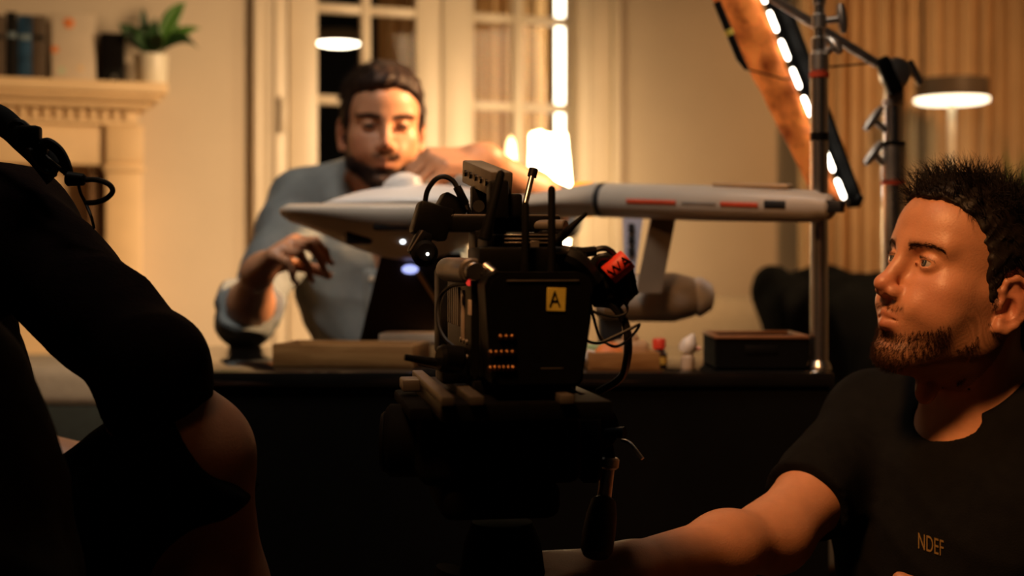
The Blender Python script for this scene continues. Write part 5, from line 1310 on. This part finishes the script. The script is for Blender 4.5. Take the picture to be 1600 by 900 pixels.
# top handle with cheese rail
cb('handle_platform', 706, 337, 878, 362, 1.40, .055, m_cam, cc, .002)
cb('handle_lit_edge', 708, 335, 876, 339, 1.402, .050, m_camg, cc, .001)  # grey strip stands in for the lit top edge of the platform
cb('handle_post', 742, 360, 792, 404, 1.385, .05, m_cam, cc); cb('handle_post', 846, 360, 880, 404, 1.385, .045, m_cam, cc)
cc_cyl('handle_rod', (838, 353, 1.41), (884, 353, 1.39), .0062, m_camg, cc, bev=.001)
ra, rb = P(784, 288, 1.37), P(738, 268, 1.50); Mr = along(ra, rb)
PT(MB().box((-.011, -.012, 0), (.011, .012, (rb-ra).length), .002, 2, Mr).build('cheese_rail', m_camg, cc), cc)
for k in range(5):
    p_ = ra+(rb-ra)*(.12+.18*k); s3 = (rb-ra).normalized().cross(Vector((0, 0, 1))).normalized()
    PT(MB().cyl(p_-s3*.0135, p_+s3*.0135, .0034, n=10).build('rail_hole', m_pupil, cc), cc)
cb('rail_clamp', 766, 281, 796, 342, 1.36, .03, m_cam, cc, .003); cb('rail_block', 794, 302, 817, 340, 1.37, .035, m_cam, cc, .003)
cb('rail_post', 738, 290, 762, 340, 1.44, .02, m_cam, cc, .002)
cc_cyl('thumb_screw', (748, 322, 1.42), (748, 322, 1.405), .006, m_alu, cc, n=12)
cc_cyl('locking_rod', (819, 325, 1.46), (833, 267, 1.48), .0030, m_alu, cc); cc_cyl('rod_cap', (831, 276, 1.478), (834, 264, 1.48), .0048, m_cam, cc)
# baseplate and rails
MB().box((-.088, -.075, -.028), (.062, .20, -.012), .002).build('baseplate', m_cam, cc)
for (lx, w_, mt) in ((-.083, .011, m_camg), (-.058, .012, m_camg), (.020, .012, m_camg)): MB().box((lx-w_/2, -.085, -.013), (lx+w_/2, .20, -.005), .001).build('dovetail_rail', mt, cc)
MB().box((-.050, .0, -.013), (.045, .18, .001), .002).build('riser', m_cam, cc)
MB().box((-.105, .12, -.020), (-.086, .16, -.008), .002).build('lock_tab', m_camg, cc)
for sx in (-.03, .03): MB().cyl((sx, .0, -.022), (sx, .42, -.022), .0075).build('support_rod', m_cam, cc)
# lever and knob low on the left
cc_cyl('lever', (632, 558, 1.30), (690, 568, 1.31), .0030, m_cam, cc, .0045); cc_cyl('lever_knob', (686, 560, 1.30), (722, 562, 1.31), .013, m_cam, cc, bev=.003)
cc_cyl('lever_pin', (655, 566, 1.34), (690, 575, 1.33), .0032, m_camg, cc)
cb('side_bracket', 690, 545, 742, 600, 1.33, .05, m_cam, cc, .003)

# video transmitter with four antennas
vt = thing('video_transmitter', 'black wireless video transmitter with upright stick antennas on top of the camera', 'transmitter', P(825, 420, 1.31))
cb('housing', 748, 386, 904, 428, 1.30, .085, m_cam, vt, .003); cb('upper_housing', 760, 366, 872, 388, 1.32, .07, m_cam, vt, .002)
cb('red_strip', 768, 412, 814, 420, 1.2995, .003, m_stripe, vt, .0003, 1)
for k in range(3): cb('cooling_fin', 788, 366+k*6, 872, 368.5+k*6, 1.318, .004, m_camg, vt, .0004, 1)
cb('print_plate', 791, 378, 816, 385, 1.318, .003, m_camg, vt, .0004, 1); cb('print_plate', 829, 376, 843, 388, 1.318, .003, m_camg, vt, .0004, 1)
for (p0, p1, r0, r1) in (((757, 374, 1.30), (784, 266, 1.31), .0046, .0038), ((821, 425, 1.29), (821, 315, 1.29), .0036, .0034), ((862, 440, 1.288), (862, 290, 1.288), .0036, .0034), ((864, 382, 1.31), (917, 332, 1.31), .0040, .0018)):
    a, b = P(*p0), P(*p1); an = PT(MB().tube([a, a+(b-a)*.3, b-(b-a).normalized()*r1*1.2, b-(b-a).normalized()*r1*.4, b], [r0*1.15, r0, r1, r1*.8, r1*.25], 12).build('antenna', m_rub, vt), vt)
    PT(MB().cyl(a, a+(b-a).normalized()*.008, r0*1.35, n=12).build('antenna_base', m_cam, vt), vt)
# viewfinder on the left
vf = thing('viewfinder', 'angular black viewfinder hanging at the side of the camera under a curved cable', 'viewfinder', P(672, 350, 1.42))
cb('housing', 650, 318, 706, 372, 1.41, .05, m_cam, vf, .004, 2, math.radians(16)); cb('hood', 686, 306, 730, 345, 1.42, .05, m_cam, vf, .003, 2, math.radians(28))
cb('eyecup_arm', 645, 360, 672, 402, 1.40, .03, m_cam, vf, .004, 2, math.radians(26))
cc_cyl('eyecup', (663, 396, 1.405), (666, 394, 1.385), .0135, m_rub, vf, .0115, 24, .003)
cc_cyl('edge_trim', (661, 360, 1.395), (641, 392, 1.395), .0012, m_camg, vf)
c_ = P(668, 397, 1.383); PT(MB().ball(c_, .0016, 10).build('screw_glint', pm('glint_white', (1, 1, 1), .3, emit=(1, .95, .85), estr=3), vf), vf)  # glowing bead stands in for the highlight on a screw
cb('swing_arm', 700, 342, 748, 362, 1.42, .03, m_cam, vf, .003)
cable('cable', [(664, 318, 1.42), (668, 298, 1.415), (680, 281, 1.41), (694, 276, 1.41), (708, 283, 1.41), (716, 297, 1.41)], .0026, m_cab, vf)
cable('cable_boot', [(714, 292, 1.41), (720, 304, 1.41), (727, 318, 1.415)], .0042, m_rub, vf); cable('cable', [(726, 314, 1.415), (731, 326, 1.42), (736, 340, 1.43)], .0024, m_cab, vf)
# cables and the bundle taped red
m_tapered = pm('red_tape', (.72, .045, .02), .5, var=.08)
kb = thing('cable_bundle', 'bundle of black cables bound with lettered red tape beside the camera', 'cable', P(955, 440, 1.32))
cc_cyl('silver_plug', (866, 392, 1.30), (899, 392, 1.305), .0042, m_alu, kb, n=16, bev=.0006)
cable('boot', [(897, 393, 1.305), (912, 394, 1.306), (930, 392, 1.31)], .0046, m_rub, kb)
cable('red_wire', [(868, 385, 1.31), (882, 385, 1.31), (897, 389, 1.31)], .0014, m_tapered, kb)
cable('cable', [(926, 392, 1.31), (942, 388, 1.31), (954, 392, 1.312), (964, 404, 1.315), (974, 424, 1.32)], .0028, m_cab, kb)
cable('cable', [(928, 436, 1.31), (930, 412, 1.308), (938, 402, 1.305), (950, 402, 1.305), (962, 412, 1.31)], .0034, m_cab, kb)
cable('cable', [(912, 396, 1.30), (916, 408, 1.30), (917, 424, 1.305), (914, 440, 1.31)], .0022, m_cab, kb)
cable('cable', [(886, 398, 1.30), (902, 406, 1.30), (918, 422, 1.305), (930, 440, 1.31)], .0085, m_cab, kb)
cb_ = Shape()
for (x0, y0, x1, y1, r0, r1) in ((950, 418, 972, 452, .014, .013), (968, 425, 960, 462, .012, .008), (925, 440, 955, 448, .010, .013), (915, 430, 935, 462, .011, .010)): cb_.cap(np.array(P(x0, y0, 1.325)), np.array(P(x1, y1, 1.325)), r0, r1, .010)
cb_.disp = folds(61, .004, 130, 5); PT(sdf_obj('cable_mass', cb_, .002, m_rub), kb)
ta, tb = P(950, 431, 1.305), P(981, 404, 1.305); tdv = (tb-ta).normalized()
PT(MB().lathe([(.0096, 0), (.0102, .0008), (.0102, (tb-ta).length-.0008), (.0096, (tb-ta).length)], 20, along(ta, tb), ).build('red_tape', m_tapered, kb), kb)
tcn = (ta+tb)/2+Vector((0, -.0106, 0)); ux = tdv; uz = Vector((0, -1, 0)); uy = uz.cross(ux).normalized()
wt = text_mesh('WA', .0135, m_pupil, 'tape_lettering', None, Matrix(((ux.x, uy.x, uz.x, tcn.x), (ux.y, uy.y, uz.y, tcn.y), (ux.z, uy.z, uz.z, tcn.z), (0, 0, 0, 1))) @ Matrix.Translation((.001, 0, 0)))
PT(wt, kb)
cable('hanging_cable', [(928, 455, 1.32), (955, 475, 1.32), (975, 500, 1.32), (981, 530, 1.32), (980, 560, 1.33), (970, 590, 1.36), (935, 612, 1.38)], .0040, m_cab, kb)
cable('thin_cable', [(894, 512, 1.315), (915, 531, 1.31), (935, 536, 1.31), (960, 526, 1.31), (985, 514, 1.31), (999, 507, 1.31), (990, 522, 1.312), (970, 539, 1.315), (955, 540, 1.315), (937, 525, 1.318), (926, 490, 1.32), (922, 470, 1.32)], .0015, m_cab, kb, 6)
cable('thin_cable', [(900, 470, 1.32), (917, 482, 1.315), (940, 491, 1.312), (962, 495, 1.312), (977, 490, 1.314), (980, 480, 1.316), (972, 468, 1.32)], .0014, m_cab, kb, 6)
cable('thin_cable', [(884, 592, 1.31), (890, 604, 1.30), (900, 612, 1.29), (914, 617, 1.30)], .0013, m_cab, kb, 6)
lc_ = thing('control_cable', 'thin black cable looping down the vented side of the camera', 'cable', P(690, 490, 1.36))
cable('wire', [(768, 418, 1.29), (756, 408, 1.30), (740, 425, 1.30), (732, 442, 1.31), (708, 446, 1.34), (690, 460, 1.36), (684, 482, 1.36), (686, 510, 1.35), (696, 530, 1.34), (710, 542, 1.33)], .0019, m_cab, lc_, 6)
cc_cyl('plug', (757, 416, 1.292), (773, 428, 1.285), .0050, m_alu, lc_, n=16, bev=.0008); cc_cyl('plug_boot', (772, 427, 1.286), (782, 434, 1.28), .0044, m_rub, lc_, .0034)

# ================================================================== fluid head, pan handle and tripod
th = thing('camera_tripod', 'black tripod with bulky fluid head and rubber gripped pan handle under the camera', 'tripod', (-.005, 1.40, 0))
m_head = pm('fluid_head_black', (.0045, .0043, .004), .85, var=.2, scale=40, spec=.06)
cb('head_plate', 640, 636, 925, 656, 1.31, .19, m_head, th, .003); cb('head_body', 655, 652, 915, 760, 1.33, .15, m_head, th, .012, 3)
cc_cyl('drag_drum', (604, 688, 1.40), (664, 688, 1.40), .036, m_head, th, n=32, bev=.004); cc_cyl('drag_dial', (596, 690, 1.40), (606, 690, 1.40), .030, m_rub, th, n=28, bev=.003)
cc_cyl('drag_drum', (905, 700, 1.40), (938, 700, 1.40), .034, m_head, th, n=32, bev=.004)
cb('pan_base', 690, 755, 880, 815, 1.335, .14, m_head, th, .012, 3)
c0 = P(785, 815, 1.40); PT(MB().lathe([(.030, 0), (.038, -.02), (.042, -.05), (.035, -.08), (.02, -.13)], 36, Matrix.Translation(c0)).build('bowl', m_head, th), th)
for k in range(3): 
    a = math.radians(-75)+k*2*PI/3; b0 = c0+Vector((.05*math.cos(a), .05*math.sin(a), -.05)); b1 = Vector((c0.x+.20*math.cos(a), c0.y+.20*math.sin(a), .012)); md_ = b0+(b1-b0)*.5
    PT(MB().tube([b0, md_], .018, 12).build('leg', m_head, th), th); PT(MB().tube([md_, b1], .012, 12).build('lower_leg', m_camg, th), th); PT(MB().lathe([(.02, 0), (.018, .02), (.012, .03)], 14, Matrix.Translation((b1.x, b1.y, 0))).build('foot', m_rub, th), th)
cc_cyl('rosette', (932, 668, 1.42), (948, 668, 1.41), .020, m_head, th, n=24, bev=.002); cc_cyl('clamp_bolt', (946, 676, 1.41), (976, 676, 1.40), .005, m_cam, th, .006)
h0, h1, h2, h3 = P(940, 662, 1.44), P(950, 722, 1.43), P(944, 778, 1.43), P(930, 872, 1.395)
PT(MB().tube([h0, h1], [.009, .008], 12).build('handle_clamp', m_head, th), th)
PT(MB().tube([P(951, 715, 1.43), h2], .0072, 16).build('handle_tube', m_alu, th), th)
PT(MB().cyl(P(952, 714, 1.43), P(950, 732, 1.43), .0105, n=16, bev=.002).build('handle_collar', m_cast, th), th)
dh = (h3-h2); PT(MB().tube([h2, h2+dh*.06, h2+dh*.3, h2+dh*.6, h2+dh*.86, h2+dh*.96, h3], [.008, .0125, .0155, .0165, .0162, .0125, .004], 24).build('rubber_grip', pm('olive_black_rubber', (.020, .017, .010), .6), th), th)
cable('drag_lever', [(972, 688, 1.41), (985, 693, 1.40), (1004, 717, 1.39)], .0018, m_alu, th, 8)
